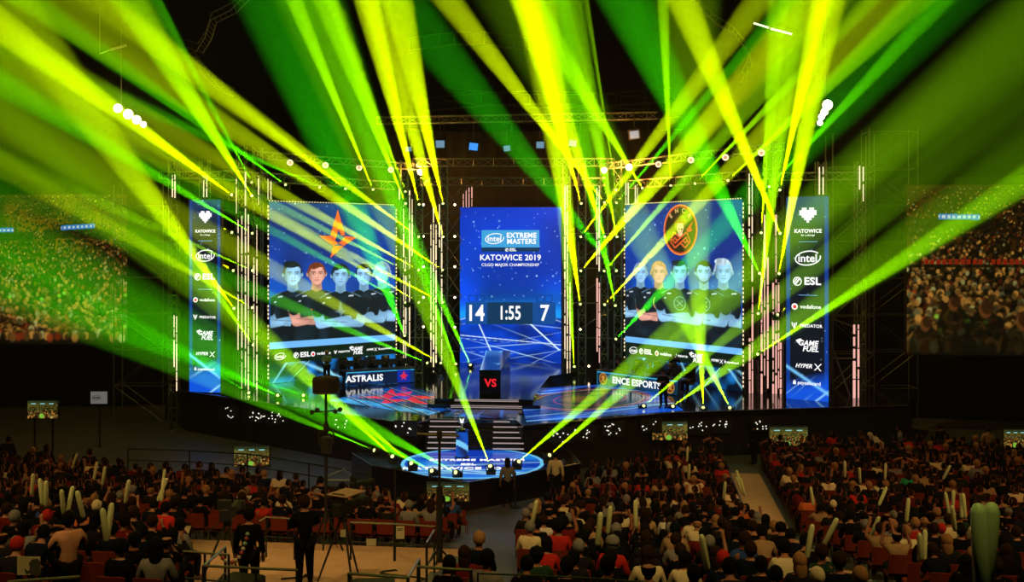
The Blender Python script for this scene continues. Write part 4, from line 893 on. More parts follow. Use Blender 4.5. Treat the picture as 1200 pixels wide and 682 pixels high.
# hanging wash lights over the centre
WLENS=mat('cool_lens',(.1,.12,.15),.3,emit=srgb((110,150,175)),es=.9); WLB=mat('blue_wash_lens',(.1,.12,.15),.3,emit=srgb((60,150,240)),es=1.1)
for i,(x,y,s,m,lb) in enumerate(((479,174,.32,WLENS,'leftmost, half behind a yellow beam'),(516,168,.5,WLENS,'grey lens tilted forward'),(555,171,.5,WLB,'bright blue lens'),(594,173,.38,WLENS,'greenish small lens right of the blue one'),(633,169,.45,WLENS,'between two broad beams'),(671,167,.42,WLENS,'pale lens beside a yellow beam'),(743,157,.52,WLENS,'highest one on the right'))):
    c=P(x,y,60); e=empty('wash_light',c,0,'square wash light hanging high over the stage, %s'%lb,'stage light','square wash lights over the stage')
    mt=Matrix.Rotation(.35,3,'X')@Matrix.Rotation(.12*(i%3-1),3,'Y')
    b=MB(); b.box(c,(s*1.3,.3,s*1.15),mtx=mt); b.build('housing',BLACK,e); b=MB(); b.box(c+mt@Vector((0,-.17,0)),(s,.03,s*.85),mtx=mt); b.build('lens',m,e); b=MB(); b.rod(c,c+Vector((0,0,1.3)),.03,5); b.build('hanger',DARKMET,e)
htr((-8,60.6,16.7),(8.6,60.6,17.0),'dark truss high above the stage carrying square wash lights',.4)
# roof rig: curved lighting trusses and one white strip
def arc_truss(pts,D,label):
    e=empty('curved_roof_truss',P(*pts[0],D),0,label,'truss'); b=MB(); v=[P(x,y,D) for x,y in pts]
    for o in (Vector((0,0,0)),Vector((0,.3,.5)),Vector((.2,.6,0))): b.path([q+o for q in v],.04,5)
    for i in range(len(v)-1):
        for k in range(4): p=v[i].lerp(v[i+1],k/4); q=v[i].lerp(v[i+1],(k+1)/4); b.rod(p,q+Vector((0,.3,.5)),.025,4); b.rod(p,q+Vector((.2,.6,0)),.025,4)
    b.build('lattice',TRUSS,e)
arc_truss([(288,-6),(270,12),(246,24),(240,44),(230,60),(219,56)],60,'curved roof truss at the top left between green beams')
arc_truss([(222,64),(236,84),(252,102),(274,113)],60,'lower curved roof truss at the top left')
arc_truss([(808,-4),(838,26),(858,38),(874,56),(880,74),(868,98)],60,'curved roof truss at the top right between yellow beams')
STRIP=mat('strip_glow',(.3,.3,.3),.5,emit=(.85,1,.6),es=1.5)
b=MB(); b.rod(P(883,27,52),P(901,32.5,52),.05,6); b.rod(P(903,33.5,52),P(928,40,52),.055,6); solo(b,'strip_light',STRIP,'short white strip light slanting high at the top right','lamp',base=P(883,27,52))
b=MB(); b.rod(P(117,63,46),P(130,58,46),.03,5); b.rod(P(130,58,46),P(148,53,46),.06,5); b.rod(P(117,63,46),P(117,63,46)+Vector((0,0,14)),.015,4); solo(b,'hanging_spotlight',TRUSS,'thin spotlight arm hanging at the top left among green beams','lamp',base=P(117,63,46))
RAILM=mat('catwalk_rail',(.1,.13,.1),.6)
for i,(y,x0,x1) in enumerate(((130,500,760),(118,520,790),(60,480,620),(152,480,800))):
    b=MB(); n_=16; pts=[P(x0+(x1-x0)*k/n_,y-8*math.sin(PI*k/n_)*(-1 if i%2 else 1),80) for k in range(n_+1)]; b.path(pts,.09,5)
    for p in pts[::2]: b.rod(p,p+Vector((0,0,1.0)),.05,4)
    b.path([p+Vector((0,0,1.0)) for p in pts],.05,5)
    solo(b,'catwalk_rail',RAILM,'faint catwalk rail high on the dark back wall, %s from the top'%('third','second','first','fourth')[i],'railing',base=pts[0])
# ------------------------------------------------------------------ spots without built fixtures: added washes and house lights
def wash(loc,aim,en,col,ang=70,size=.4,falloff=None):
    l=bpy.data.lights.new('wash','SPOT'); l.energy=en; l.color=col; l.spot_size=R(ang); l.spot_blend=1; l.shadow_soft_size=size
    o=bpy.data.objects.new('wash',l); COL.objects.link(o); o.location=loc; o.rotation_euler=(Vector(aim)-Vector(loc)).to_track_quat('-Z','Y').to_euler(); return o
GREEN=(.10,1,0.0)
wash((-8,50,20),(-8.5,59,7),5500,GREEN,60); wash((8,50,20),(7,58,7),3500,GREEN,50)  # added green fill from above for towers and haze
for (x,y,ax,ay,e_) in ((-14.6,52.0,-14.2,51,1.5),(-16.9,52.6,-16.5,51,.8),(-5.2,57.2,-5.4,56,1.5),(-3.7,57.4,-4.2,56,.8),(4.3,57.2,4.4,56,.7),(12.6,49.6,12.6,49,1.1),(15.4,51.0,15.4,50,.6)): wash((x,y,2.35),(ax,ay,13),2600*e_,GREEN,34,.1)  # added green uplights without fixtures, to tint the haze around the towers
# audience: warm house lights high above the seats
for (x,y,ax,ay,e_) in ((-22,10,-13,24,1.0),(-4,8,-5,23,.8),(10,8,6,24,1.0),(24,12,16,27,1.0)): wash((x,y,24),(ax,ay,1),5600*e_,(1,.62,.19),64,.12)
for (x,y,ax,ay) in ((-36,24,-10,30),(38,26,12,30)): wash((x,y,13),(ax,ay,1),2500,(1,.10,.03),60,.3)  # added red rim spots from both sides, no fixtures there

wash((-5.5,18,14),(-5.5,24.3,1.3),1300,(1,.5,.18),34,.3); wash((14,30,18),(8.6,34,0),1500,(1,.5,.2),26,.3)  # added warm spots that brighten the camera bay and aisle floors
wash((3.1,4.6,18),(3.1,6.6,7),800,(1,1,.25),9,.2)  # added spot, only to brighten the near clapping sticks
wash((-2,40,12),(-7.2,54.5,3),1500,(.75,.85,1),17,.3); wash((2,40,12),(6.5,52.5,3),1500,(.75,.9,1),17,.3)  # added cool key spots so players and desks show
wash((-9,44,14),(-7,41,0),1100,(.35,.55,1),60,.6); wash((1,46,13),(.5,34,0),700,(.3,.5,1),34,.6)  # added blue fill for the grey floor and centre aisle
# ------------------------------------------------------------------ people
SKINM=mat('skin',(.5,.3,.2),.55,objcol=True); CLOTH=mat('cloth',(.1,.1,.1),.95,spec=.06,objcol=True,noise=.25,nscale=6); HAIRM=mat('hair',(.03,.02,.01),.85,spec=.08,objcol=True,noise=.3,nscale=20)
def grow(joints,edges,rad,root,sub=1,name='body'):
    names=list(joints); ix={n_:i for i,n_ in enumerate(names)}
    me=bpy.data.meshes.new(name); me.from_pydata([joints[n_] for n_ in names],[(ix[a],ix[b]) for a,b in edges],[])
    ob=bpy.data.objects.new(name,me); COL.objects.link(ob)
    m=ob.modifiers.new('s','SKIN'); m.use_smooth_shade=True; m.branch_smoothing=.35
    sv=me.skin_vertices[0].data if me.skin_vertices else None
    if sv is None:
        bm=bmesh.new(); bm.from_mesh(me); bm.verts.layers.skin.verify(); bm.to_mesh(me); bm.free(); sv=me.skin_vertices[0].data
    for n_,i in ix.items():
        r=rad[n_]; r=(r,r) if not isinstance(r,tuple) else r
        sv[i].radius=r; sv[i].use_root=(n_==root)
    if sub: q=ob.modifiers.new('d','SUBSURF'); q.levels=sub; q.render_levels=sub
    bpy.context.view_layer.update(); dg=bpy.context.evaluated_depsgraph_get(); out=bpy.data.meshes.new_from_object(ob.evaluated_get(dg)); out.name=name
    bpy.data.objects.remove(ob); bpy.data.meshes.remove(me); return out
def mkpose(kind,stand=False):
    r=random.Random(sum(map(ord,kind))+3*stand)
    j={}; z0=.56 if not stand else .93
    lean={'lean':.16,'low':.26}.get(kind,0); side={'tilt':.05}.get(kind,0)
    j['pelvis']=(0,0,z0); j['spine']=(0,-.03+lean*.3,z0+.17); j['chest']=(side*.5,-.05+lean*.8,z0+.36-lean*.1)
    cz=j['chest'][2]; cy_=j['chest'][1]
    j['neckb']=(side,cy_+.02+lean*.3,cz+.14); j['neck']=(side,cy_+.035+lean*.4,cz+.20); hz=cz+.29-lean*.12; hy=cy_+.055+lean*.6
    j['head']=(side*1.2,hy,hz); j['crown']=(side*1.3,hy-.005,hz+.10)
    for s,n_ in ((-1,'l'),(1,'r')):
        sh=(s*.175+side*.8,cy_+.01,cz+.085); j['sh'+n_]=sh
        if kind=='raise' or (kind=='one' and s>0) or (kind=='phone'): 
            el=(s*.30,cy_+.14,cz+.10 if kind!='phone' else cz-.05); wr=(s*.24 if kind!='phone' else s*.09,cy_+.24,cz+.36 if kind!='phone' else cz+.17)
            hd=(s*.22 if kind!='phone' else s*.06,cy_+.26,cz+.44 if kind!='phone' else cz+.24)
        elif kind=='chin' and s>0: el=(s*.24,cy_+.22,cz-.10); wr=(s*.09,cy_+.24,cz+.10); hd=(s*.04,cy_+.20,cz+.18)
        elif kind=='cross': el=(s*.27,cy_+.10,cz-.13); wr=(-s*.02,cy_+.24,cz-.12+.03*s); hd=(-s*.10,cy_+.23,cz-.10+.03*s)
        elif kind=='head': el=(s*.34,cy_+.05,cz+.22); wr=(s*.15,cy_-.02,cz+.32); hd=(s*.07,cy_-.05,cz+.33)
        elif stand: el=(s*.24,cy_-.0,cz-.20); wr=(s*.26,cy_+.08,cz-.44); hd=(s*.25,cy_+.11,cz-.53)
        else: el=(s*.25,cy_+.06,cz-.19); wr=(s*.16,cy_+.28+lean*.3,cz-.28); hd=(s*.13,cy_+.36+lean*.3,cz-.29)
        j['el'+n_]=el; j['wr'+n_]=wr; j['pa'+n_]=hd
        w=Vector(wr); h_=Vector(hd); d=(h_-w).normalized(); sdv=Vector((1,0,0)) if abs(d.x)<.8 else Vector((0,0,1)); nrm=d.cross(sdv).normalized(); sdv=nrm.cross(d).normalized()
        for k,(o_,ln) in enumerate(((-.03,.055),(-.01,.068),(.01,.064),(.03,.05))):
            b0=h_+sdv*o_+d*.02; b1=b0+d*ln*.55; b2=b1+d*ln*.35+nrm*(.02 if not kind=='raise' else .03)
            j['f%d%s1'%(k,n_)]=tuple(b1); j['f%d%s2'%(k,n_)]=tuple(b2)
        t1=w.lerp(h_,.6)-sdv*s*.04+nrm*.015; j['th'+n_]=tuple(t1); j['ti'+n_]=tuple(t1+d*.035)
        if stand:
            st=.03 if s>0 else -.06
            j['hp'+n_]=(s*.09,0,z0-.06); j['kn'+n_]=(s*.10,.02+st,.50); j['an'+n_]=(s*.11,-.03+st,.08); j['to'+n_]=(s*.13,.13+st,.04)
        else:
            j['hp'+n_]=(s*.10,.04,z0-.02); j['kn'+n_]=(s*.13,.42,z0-.03); j['an'+n_]=(s*.14,.38-.06*(kind=='cross'),.08); j['to'+n_]=(s*.15,.53,.045)
    E_=[('pelvis','spine'),('spine','chest'),('chest','neckb'),('neckb','neck'),('neck','head'),('head','crown')]
    for n_ in 'lr':
        E_+=[('chest','sh'+n_),('sh'+n_,'el'+n_),('el'+n_,'wr'+n_),('wr'+n_,'pa'+n_),('pelvis','hp'+n_),('hp'+n_,'kn'+n_),('kn'+n_,'an'+n_),('an'+n_,'to'+n_),('wr'+n_,'th'+n_),('th'+n_,'ti'+n_)]
        for k in range(4): E_+=[('pa'+n_,'f%d%s1'%(k,n_)),('f%d%s1'%(k,n_),'f%d%s2'%(k,n_))]
    j['nose']=(j['head'][0],j['head'][1]+.125,j['head'][2]+.0); E_.append(('head','nose'))
    for s,n_ in ((-1,'el_'),(1,'er_')): j[n_]=(j['head'][0]+s*.098,j['head'][1]-.01,j['head'][2]+.01); E_.append(('head',n_))
    return j,E_
RAD={'pelvis':.13,'spine':.12,'chest':.135,'neckb':.075,'neck':.055,'head':.098,'crown':.085,'nose':.016,'el_':.018,'er_':.018}
for n_ in 'lr':
    RAD.update({'sh'+n_:.075,'el'+n_:.048,'wr'+n_:.033,'pa'+n_:.036,'th'+n_:.013,'ti'+n_:.010,'hp'+n_:.10,'kn'+n_:.065,'an'+n_:.042,'to'+n_:.032})
    for k in range(4): RAD['f%d%s1'%(k,n_)]=.0095; RAD['f%d%s2'%(k,n_)]=.0085
POSES={}
def posedata(kind,stand=False,low=False):
    key=(kind,stand,low)
    if key in POSES: return POSES[key]
    j,E_=mkpose(kind,stand)
    if low:
        keep=[k for k in j if not (k[0]=='f' and k[1:2].isdigit()) and not k.startswith('th') and not k.startswith('ti') and k not in('nose','el_','er_')]
        j2={k:j[k] for k in keep}; e2=[e for e in E_ if e[0] in j2 and e[1] in j2]
        body=grow(j2,e2,RAD,'pelvis',0)
    else: body=grow(j,E_,RAD,'pelvis',1)
    body.materials.append(SKINM)
    tk=['pelvis','spine','chest','neckb','shl','shr','ell','elr']; long_=kind in('lap','lean','cross','stand','tilt','phone')
    jt={k:Vector(j[k]) for k in tk}; rt={k:RAD[k]*1.16+.012 for k in tk}; rt['neckb']=.072
    et=[('pelvis','spine'),('spine','chest'),('chest','neckb'),('chest','shl'),('chest','shr'),('shl','ell'),('shr','elr')]
    for n_ in 'lr':
        if long_: jt['w'+n_]=Vector(j['wr'+n_]).lerp(Vector(j['el'+n_]),.06); rt['w'+n_]=.045; et.append(('el'+n_,'w'+n_))
        else: jt['el'+n_]=Vector(j['sh'+n_]).lerp(Vector(j['el'+n_]),.75); rt['el'+n_]=.068
    jt['hem']=jt['pelvis']+Vector((0,0,-.05)); rt['hem']=.155; et.append(('pelvis','hem'))
    top=grow({k:tuple(v) for k,v in jt.items()},et,rt,'chest',0 if low else 1,'top'); top.materials.append(CLOTH)
    tk=['pelvis']+[a+n_ for n_ in 'lr' for a in('hp','kn','an')]
    jl={k:j[k] for k in tk}; rl={k:RAD[k]*1.12+.012 for k in tk}; rl['anl']=rl['anr']=.058
    el_=[('pelvis','hpl'),('pelvis','hpr'),('hpl','knl'),('hpr','knr'),('knl','anl'),('knr','anr')]
    tr_=grow(jl,el_,rl,'pelvis',0 if low else 1,'trousers'); tr_.materials.append(CLOTH)
    sh_=None
    if stand and not low:
        b=MB()
        for n_ in 'lr': a=Vector(j['an'+n_]); t=Vector(j['to'+n_]); b.ball((a.lerp(t,.5).x,a.lerp(t,.5).y,.05),.07,10,6,(.75,1.9,.7))
        o=b.build('shoes',CLOTH,smooth=True); sh_=o.data; bpy.data.objects.remove(o)
    POSES[key]=(body,top,tr_,sh_,Vector(j['head']),Vector(j['crown']),j); return POSES[key]
HAIRS={}
def hairmesh(style):
    if style in HAIRS: return HAIRS[style]
    b=MB(); t=MB(); t.ball((0,-.012,.035),.118,14,10,(.93,1.03,1.12))
    V_=t.v
    for f in t.f:
        c=sum((Vector(V_[i]) for i in f),Vector())/len(f)
        lim=-.03 if style!='bald' else .2
        if style=='cap': ok=c.z>.05 or (c.y<-.02 and c.z>-.03)
        elif style=='bald': ok=c.y<.02 and abs(c.z)<.06
        else: ok=(c.z>.075) or (c.y<.045 and c.z>-.055)
        if ok: b.f.append(f)
    b.v=V_; used=sorted({i for f in b.f for i in f}); mp={o:i for i,o in enumerate(used)}; b.v=[V_[i] for i in used]; b.f=[tuple(mp[i] for i in f) for f in b.f]
    if style=='long': b.ball((0,-.085,-.11),.1,12,8,(.95,.5,1.75)); b.ball((-.075,-.02,-.07),.05,8,6,(.6,1,2)); b.ball((.075,-.02,-.07),.05,8,6,(.6,1,2))
    if style=='bun': b.ball((0,-.13,.07),.045,10,6); 
    if style=='cap': b.lathe([(.11,0),(.105,.006)],(0,.10,.075),14,sx=.75,sy=.9)
    if style=='beanie': b.lathe([(.122,.0),(.124,.05),(.10,.12),(.03,.155)],(0,-.012,.02),14)
    o=b.build('hair',HAIRM,smooth=True); me=o.data; bpy.data.objects.remove(o); HAIRS[style]=me; return me
def link(name,me,parent,col,loc=(0,0,0)):
    o=bpy.data.objects.new(name,me); COL.objects.link(o); o.parent=parent; o.color=(*col,1); o.location=loc; return o
SK=[(.38,.14,.075),(.44,.18,.10),(.30,.11,.06),(.48,.22,.13)]
HC={'dark':(.006,.005,.004),'brown':(.03,.014,.006),'fair':(.40,.22,.09),'grey':(.2,.18,.16)}
TC={'peach':(.80,.42,.25),'black':(.006,.006,.0065),'navy':(.006,.01,.024),'charcoal':(.016,.016,.017),'red':(.55,.03,.02),'maroon':(.16,.015,.015),'cream':(.85,.76,.46),'white':(.80,.78,.70),'grey':(.26,.26,.25),'tan':(.45,.30,.16),'green':(.03,.45,.18),'orange':(.65,.16,.04),'dark green':(.02,.06,.03),'blue':(.03,.08,.30)}
def person(loc,rz,kind,top,hair,hstyle,label,group=None,stand=False,legs='charcoal',skin=None,extra=None,scale=1.0):
    body,tm,tr_,sh_,hd,cr,j=posedata(kind,stand)
    e=empty('person',loc,rz,label,'person',group); sk=skin or random.choice(SK)
    link('body',body,e,sk); link('top',tm,e,TC[top]); link('trousers',tr_,e,TC[legs])
    if sh_: link('shoes',sh_,e,(.02,.02,.02))
    if hstyle!='none': 
        h=link('cap' if hstyle in('cap','beanie') else 'hair',hairmesh(hstyle),e,TC.get(hair) or HC[hair],hd+Vector((0,0,.0)))
    e.scale=(scale,)*3
    return e,j
# chairs
CHM=mat('chair_red',(.26,.04,.018),.85,spec=.1,noise=.25,nscale=5); CHF=mat('chair_frame',(.03,.03,.032),.4,.5)
def chair_proto():
    e=empty('audience_chair'); b=MB(); b.bbox((0,.0,.435),(.46,.44,.06),b=.03); b.build('seat',CHM,e,local=True)
    b=MB(); 
    for i in range(5):
        x=-.20+.1*i; 
    vs=[]; N=7
    for f_ in (0,1):
        for k in range(2):
            for i in range(N): x=-.225+.45*i/(N-1); y=-.235-.05*k-(.035*(1-(x/.225)**2))-(.03 if f_ else 0); vs.append((x,y,.50+.40*k-(0.02 if (k and i in(0,N-1)) else 0)))
    fs=[]
    for i in range(N-1): fs+=[(i,i+1,N+i+1,N+i),(2*N+i+1,2*N+i,3*N+i,3*N+i+1),(N+i,N+i+1,3*N+i+1,3*N+i),(i+1,i,2*N+i,2*N+i+1)]
    fs+=[(0,N,3*N,2*N),(N-1,2*N+N-1,3*N+N-1,2*N-1)]
    b.add(vs,fs); b.build('backrest',CHM,e,local=True)
    for s in (-1,1): b=MB(); b.path([(s*.2,.19,0),(s*.21,.2,.41),(s*.22,-.22,.42),(s*.22,-.26,.62)],.014,5); b.rod((s*.22,-.2,.42),(s*.21,-.25,0),.014,5); b.build('leg_frame',CHF,e,local=True)
    return e
CH=chair_proto(); CH_first=[True]
# ------------------------------------------------------------------ the seated audience
FRONT=[(0,42.5),(60,41),(140,39),(200,37.6),(300,37),(380,34.8),(430,32.6),(572,31.3),(574,0),(612,0),(616,30.5),(640,33),(668,35.5),(690,38),(740,40),(820,42),(900,44),(1200,45),(1300,45)]
def dfront(px):
    for (a,da),(b_,db) in zip(FRONT[:-1],FRONT[1:]):
        if a<=px<=b_: return da+(db-da)*(px-a)/(b_-a)
    return 42
rows=[32-1.5*k-.85 for k in range(11,-1,-1)]; t=32.6
while t<45.5: rows.append(t); t+=.95
seats=[]
for ri,t in enumerate(rows):
    for blk,sa,sb in (('left',-46,-5.15),('middle',-3.05,3.65),('right',5.05,46)):
        n_=int((sb-sa)/.58); k=0
        for i in range(n_):
            s=(sb-.3-i*.58) if blk=='left' else sa+.3+i*.58
            z=floor_z(t); p=ST(s,t,z); D=p.y; px=600+F*p.x/D; ys_=HY+(CAMZ-z-1.35)*F/D
            if px<-25 or px>1225 or ys_>678 or D>dfront(max(0,min(1200,px))): continue
            if (blk=='left' and px>212 and t<25.6) or (abs(px-80)<30 and D<17.6): continue
            k+=1; seats.append(dict(p=p,D=D,px=px,py=HY+(CAMZ-z-1.0)*F/D,ri=ri,blk=blk,k=k,s=s,t=t,occ=random.random()<.86))
ORD=['','first','second','third','fourth','fifth','sixth','seventh','eighth','ninth','tenth','eleventh','twelfth','thirteenth','fourteenth','fifteenth','sixteenth','seventeenth','eighteenth','nineteenth','twentieth']
def ordw(n_):
    if n_<=20: return ORD[n_]
    if n_<30: return 'twenty-'+ORD[n_-20]
    if n_==30: return 'thirtieth'
    if n_<40: return 'thirty-'+ORD[n_-30]
    return 'fortieth' if n_==40 else 'forty-'+ORD[n_-40]
# who wears what where the picture shows it (pixel of the shoulders, colour, pose)
WHO=[(625,632,'cream','lap'),(638,616,'white','lap'),(640,650,'red','lean'),(657,632,'red','lap'),(710,660,'red','lap'),(746,668,'cream','lap'),(820,672,'cream','lean'),(783,618,'white','lean'),(763,604,'grey','lap'),(815,614,'cream','lap'),(795,642,'tan','lean'),(812,628,'cream','lean'),
(874,594,'red','lap'),(822,571,'cream','head'),(824,640,'maroon','lap'),(761,567,'red','lean'),(908,568,'cream','lap'),(970,572,'cream','lap'),(1012,574,'cream','cross'),(1035,573,'cream','lap'),(1070,565,'green','lap'),(1104,622,'cream','lap'),(935,592,'orange','one'),(914,660,'cream','lean'),
(286,583,'white','lean'),(324,567,'cream','lap'),(300,572,'red','lap'),(476,584,'cream','lap'),(497,596,'tan','lap'),(483,602,'grey','lap'),(500,645,'maroon','lap'),(590,668,'grey','lap'),(718,557,'grey','lap'),(704,600,'grey','lap'),(730,611,'cream','head'),(692,626,'tan','lap'),(600,660,'dark green','cross'),(1130,548,'cream','cross'),(1155,592,'tan','lap'),(1190,580,'cream','lap'),(1105,545,'cream','raise'),(1160,640,'red','raise'),(960,600,'tan','phone'),(1030,650,'tan','raise'),(1010,648,'tan','raise'),(845,605,'charcoal','lap'),
(143,575,'grey','lap'),(175,655,'grey','lap'),(110,570,'tan','lap'),(200,625,'grey','lap'),(40,560,'tan','lap'),(8,560,'cream','lap'),(760,545,'charcoal','lap'),(782,546,'cream','head'),(800,548,'cream','lean'),(835,598,'maroon','lap'),(680,610,'cream','lap')]
for s_ in seats: s_['c']=None
for (x,y,c,pz) in WHO:
    b_=min(seats,key=lambda q:(q['px']-x)**2+((q['py']-y)*1.6)**2); b_['c']=c; b_['pz']=pz; b_['occ']=True
seats.sort(key=lambda q:(q['D'],abs(q['px']-600)))
POSEN=['lap','lap','lean','cross','chin','low','tilt','lap','phone','one','head','raise']
near=[q for q in seats if q['occ']][:295]; nearids={id(q) for q in near}
rowsn=sorted({q['ri'] for q in seats})
for q in near:
    pz=q.get('pz') or random.choices(POSEN,[6,4,4,3,2,1.5,2,2,1.2,1,.7,.6])[0]
    c=q['c'] or random.choices(['black','navy','charcoal','maroon','red','grey','cream','tan','dark green','blue','orange'],[44,16,14,5,3,3,2.5,2.5,2,1.5,1])[0]
    hs=random.choices(['short','long','cap','bald','bun','beanie'],[55,16,10,6,4,4])[0]
    if (q['px']-530)**2+(q['py']-613)**2<120: hs='long'; hc='fair'
    else: hc=random.choices(['dark','brown','fair','grey'],[45,38,10,5])[0]
    if hs in('cap','beanie'): hc=random.choice(['black','navy','red','grey','cream'])
    q['pose']=pz
    hw={'short':'short %s hair','long':'long %s hair','cap':'%s cap','bald':'cropped %s hair','bun':'%s hair bun','beanie':'%s beanie'}[hs]%hc
    lab='spectator, %s top, %s, %s row up, %s from aisle, %s block'%(c,hw,ordw(q['ri']-rowsn[0]+1),ordw(q['k']),q['blk'])
    e,j=person(q['p']+V*random.uniform(-.04,.06),ROT+random.uniform(-.25,.25),pz,c,hc,hs,lab,'seated audience in the nearer rows',legs=random.choice(['charcoal','navy','black','charcoal']),scale=random.uniform(.94,1.05)); q['e']=e
chs=seats[:300]
for i,q in enumerate(chs):
    e=CH if CH_first[0] else copy_tree(CH); CH_first[0]=False
    e.location=q['p']; e.rotation_euler=(0,0,ROT)
    tag(e,'red-brown audience chair%s, %s row up, %s from aisle, %s block'%(' under a spectator' if q['occ'] else ' standing empty',ordw(q['ri']-rowsn[0]+1),ordw(q['k']),q['blk']),'chair','audience chairs in the nearer rows')
# the farther audience, too many to split: one object of bodies, one of chairs
def mesh_arrays(me):
    v=np.empty(len(me.vertices)*3,np.float32); me.vertices.foreach_get('co',v); v=v.reshape(-1,3)
    return v,[tuple(p.vertices) for p in me.polygons]
LOWC={}
def lowparts(kind,hs):
    key=(kind,hs)
    if key not in LOWC:
        body,tm,tr_,_,hd,cr,j=posedata(kind,False,True); out=[]
        for me,w in ((body,'s'),(tm,'t'),(tr_,'l')): v,f=mesh_arrays(me); out.append((v,f,w))
        v,f=mesh_arrays(hairmesh(hs)); out.append((v+np.array(hd,np.float32),f,'h')); LOWC[key]=out
    return LOWC[key]
VV=[];FF=[];CC=[];off=0
for q in seats:
    if id(q) in nearids or not q['occ']: continue
    pz=q.get('pz') or random.choices(['lap','lean','cross','chin','tilt','raise','head'],[6,4,3,2,2,.8,.8])[0]
    c=q['c'] or random.choices(['black','navy','charcoal','maroon','red','grey','cream','tan','orange'],[44,16,14,5,3,3,2.5,3,1])[0]
    hs=random.choices(['short','long','cap'],[60,20,12])[0]; hc=random.choices(['dark','brown','fair'],[50,35,10])[0]
    a=ROT+random.uniform(-.3,.3); ca,sa_=math.cos(a),math.sin(a); sc_=random.uniform(.93,1.06)
    cols={'s':random.choice(SK),'t':TC[c],'l':TC['charcoal'],'h':HC[hc]}
    for v,f,w in lowparts(pz,hs):
        v2=np.empty_like(v); v2[:,0]=(v[:,0]*ca-v[:,1]*sa_)*sc_+q['p'].x; v2[:,1]=(v[:,0]*sa_+v[:,1]*ca)*sc_+q['p'].y; v2[:,2]=v[:,2]*sc_+q['p'].z
        VV.append(v2); FF+=[tuple(off+i for i in g_) for g_ in f]; CC.append(np.tile(np.array([*cols[w],1],np.float32),(len(v2),1))); off+=len(v2)
def stuffmesh(name,VV,FF,CC,m,label,cat):
    V_=np.concatenate(VV); me=bpy.data.meshes.new(name); o0=V_[:, :].mean(0); o0[2]=0
    me.from_pydata((V_-o0).tolist(),[],FF); 
    if CC: ca=me.color_attributes.new('Col','FLOAT_COLOR','POINT'); ca.data.foreach_set('color',np.concatenate(CC).ravel())
    me.polygons.foreach_set('use_smooth',[True]*len(me.polygons)); me.materials.append(m); o=bpy.data.objects.new(name,me); COL.objects.link(o); o.location=o0.tolist(); return tag(o,label,cat,kind='stuff')
CROWDM=mat('crowd',(.1,.1,.1),.9,spec=.08,attr='Col')
if VV: stuffmesh('crowd',VV,FF,CC,CROWDM,'seated audience in the rows farther back, nearest the stage','crowd')
VV=[];FF=[];off=0; parts_=[mesh_arrays(c.data) for c in CH.children]
for q in seats[300:]:
    ca,sa_=math.cos(ROT),math.sin(ROT)
    for v,f in parts_:
        v2=np.empty_like(v); v2[:,0]=v[:,0]*ca-v[:,1]*sa_+q['p'].x; v2[:,1]=v[:,0]*sa_+v[:,1]*ca+q['p'].y; v2[:,2]=v[:,2]+q['p'].z; VV.append(v2); FF+=[tuple(off+i for i in g_) for g_ in f]; off+=len(v2)
if VV: o=stuffmesh('chair_rows',VV,FF,[],CHM,'rows of red-brown chairs under the audience nearest the stage','chairs'); o.data.polygons.foreach_set('use_smooth',[False]*len(o.data.polygons))
# inflatable clapping sticks
STK=mat('inflated_plastic',(.86,.97,.5),.35,noise=.12,nscale=9)
STKP={}
def stick(loc,tx,ty,label,ln=.6,r=.045,group='pale green clapping sticks',m=None):
    if (ln,r) not in STKP:
        b=MB(); b.lathe([(.001,-.02),(r*.6,0),(r,.05),(r*1.02,ln*.5),(r,ln-.06),(r*.6,ln-.01),(.004,ln)],n=12); o=b.build('clapping_stick',m or STK,smooth=True); STKP[(ln,r)]=o
    else: o=STKP[(ln,r)].copy(); COL.objects.link(o)
    o.location=loc; o.rotation_euler=(tx,ty,0); return tag(o,label,'clapping stick',group)
SP=[(50,592,-.1),(54,594,.05),(75,603,0),(79,602,.1),(98,607,-.15),(119,632,.05),(125,636,-.1),(84,541,.3),(110,560,.1),(120,566,.2),(147,590,.2),(185,587,.35),(189,588,.1),(37,580,.1),(190,572,.1),(805,536,.05),(807,556,.0),(848,585,.05),(870,572,-.35),(873,578,-.25),(883,560,-.25),(953,592,-.1),(990,558,0),(1008,564,-.1),(1037,562,.1),(1030,590,.5),(1112,602,-.15),(1116,600,.05),(1127,606,.1),(1131,605,-.05),(1119,622,-.2),(1062,612,.1),(1078,660,-.1),(1083,662,.1),(700,640,.1),(745,618,0),(712,626,.1),(832,668,-.2),(965,640,.4),(623,616,.2),(1105,560,.4),(1020,640,.3),(945,655,.2)]
stk=[]
for i,(x,y,ty) in enumerate(SP):
    q=min((q for q in seats if q['occ']),key=lambda q:(q['px']-x)**2+((q['py']-22-y)*1.3)**2)
    D=q['D']+.25; c=P(x,y,D); c.x=q['p'].x+max(-.3,min(.3,c.x-q['p'].x)); c.z=max(q['p'].z+.95,min(q['p'].z+1.45,c.z))
    stk.append((c,ty,q['blk'],c.x/c.y))
for b_ in ('left','middle','right'):
    for n_,(c,ty,_,_) in enumerate(sorted((k for k in stk if k[2]==b_),key=lambda k:k[3])): stick(c,random.uniform(-.25,.25),ty,'pale green clapping stick held in the %s block, %s from its left'%(b_,ordw(n_+1)),ln=.55)
a=P(1152,702,6.6); stick(a,.0,-.05,'large near clapping stick at the bottom right corner, left of the pair',ln=.62,r=.052,group='near clapping sticks'); a=P(1163,704,6.6)+Vector((0,.1,0)); stick(a,.05,.05,'large near clapping stick at the bottom right corner, right of the pair',ln=.62,r=.052,group='near clapping sticks')
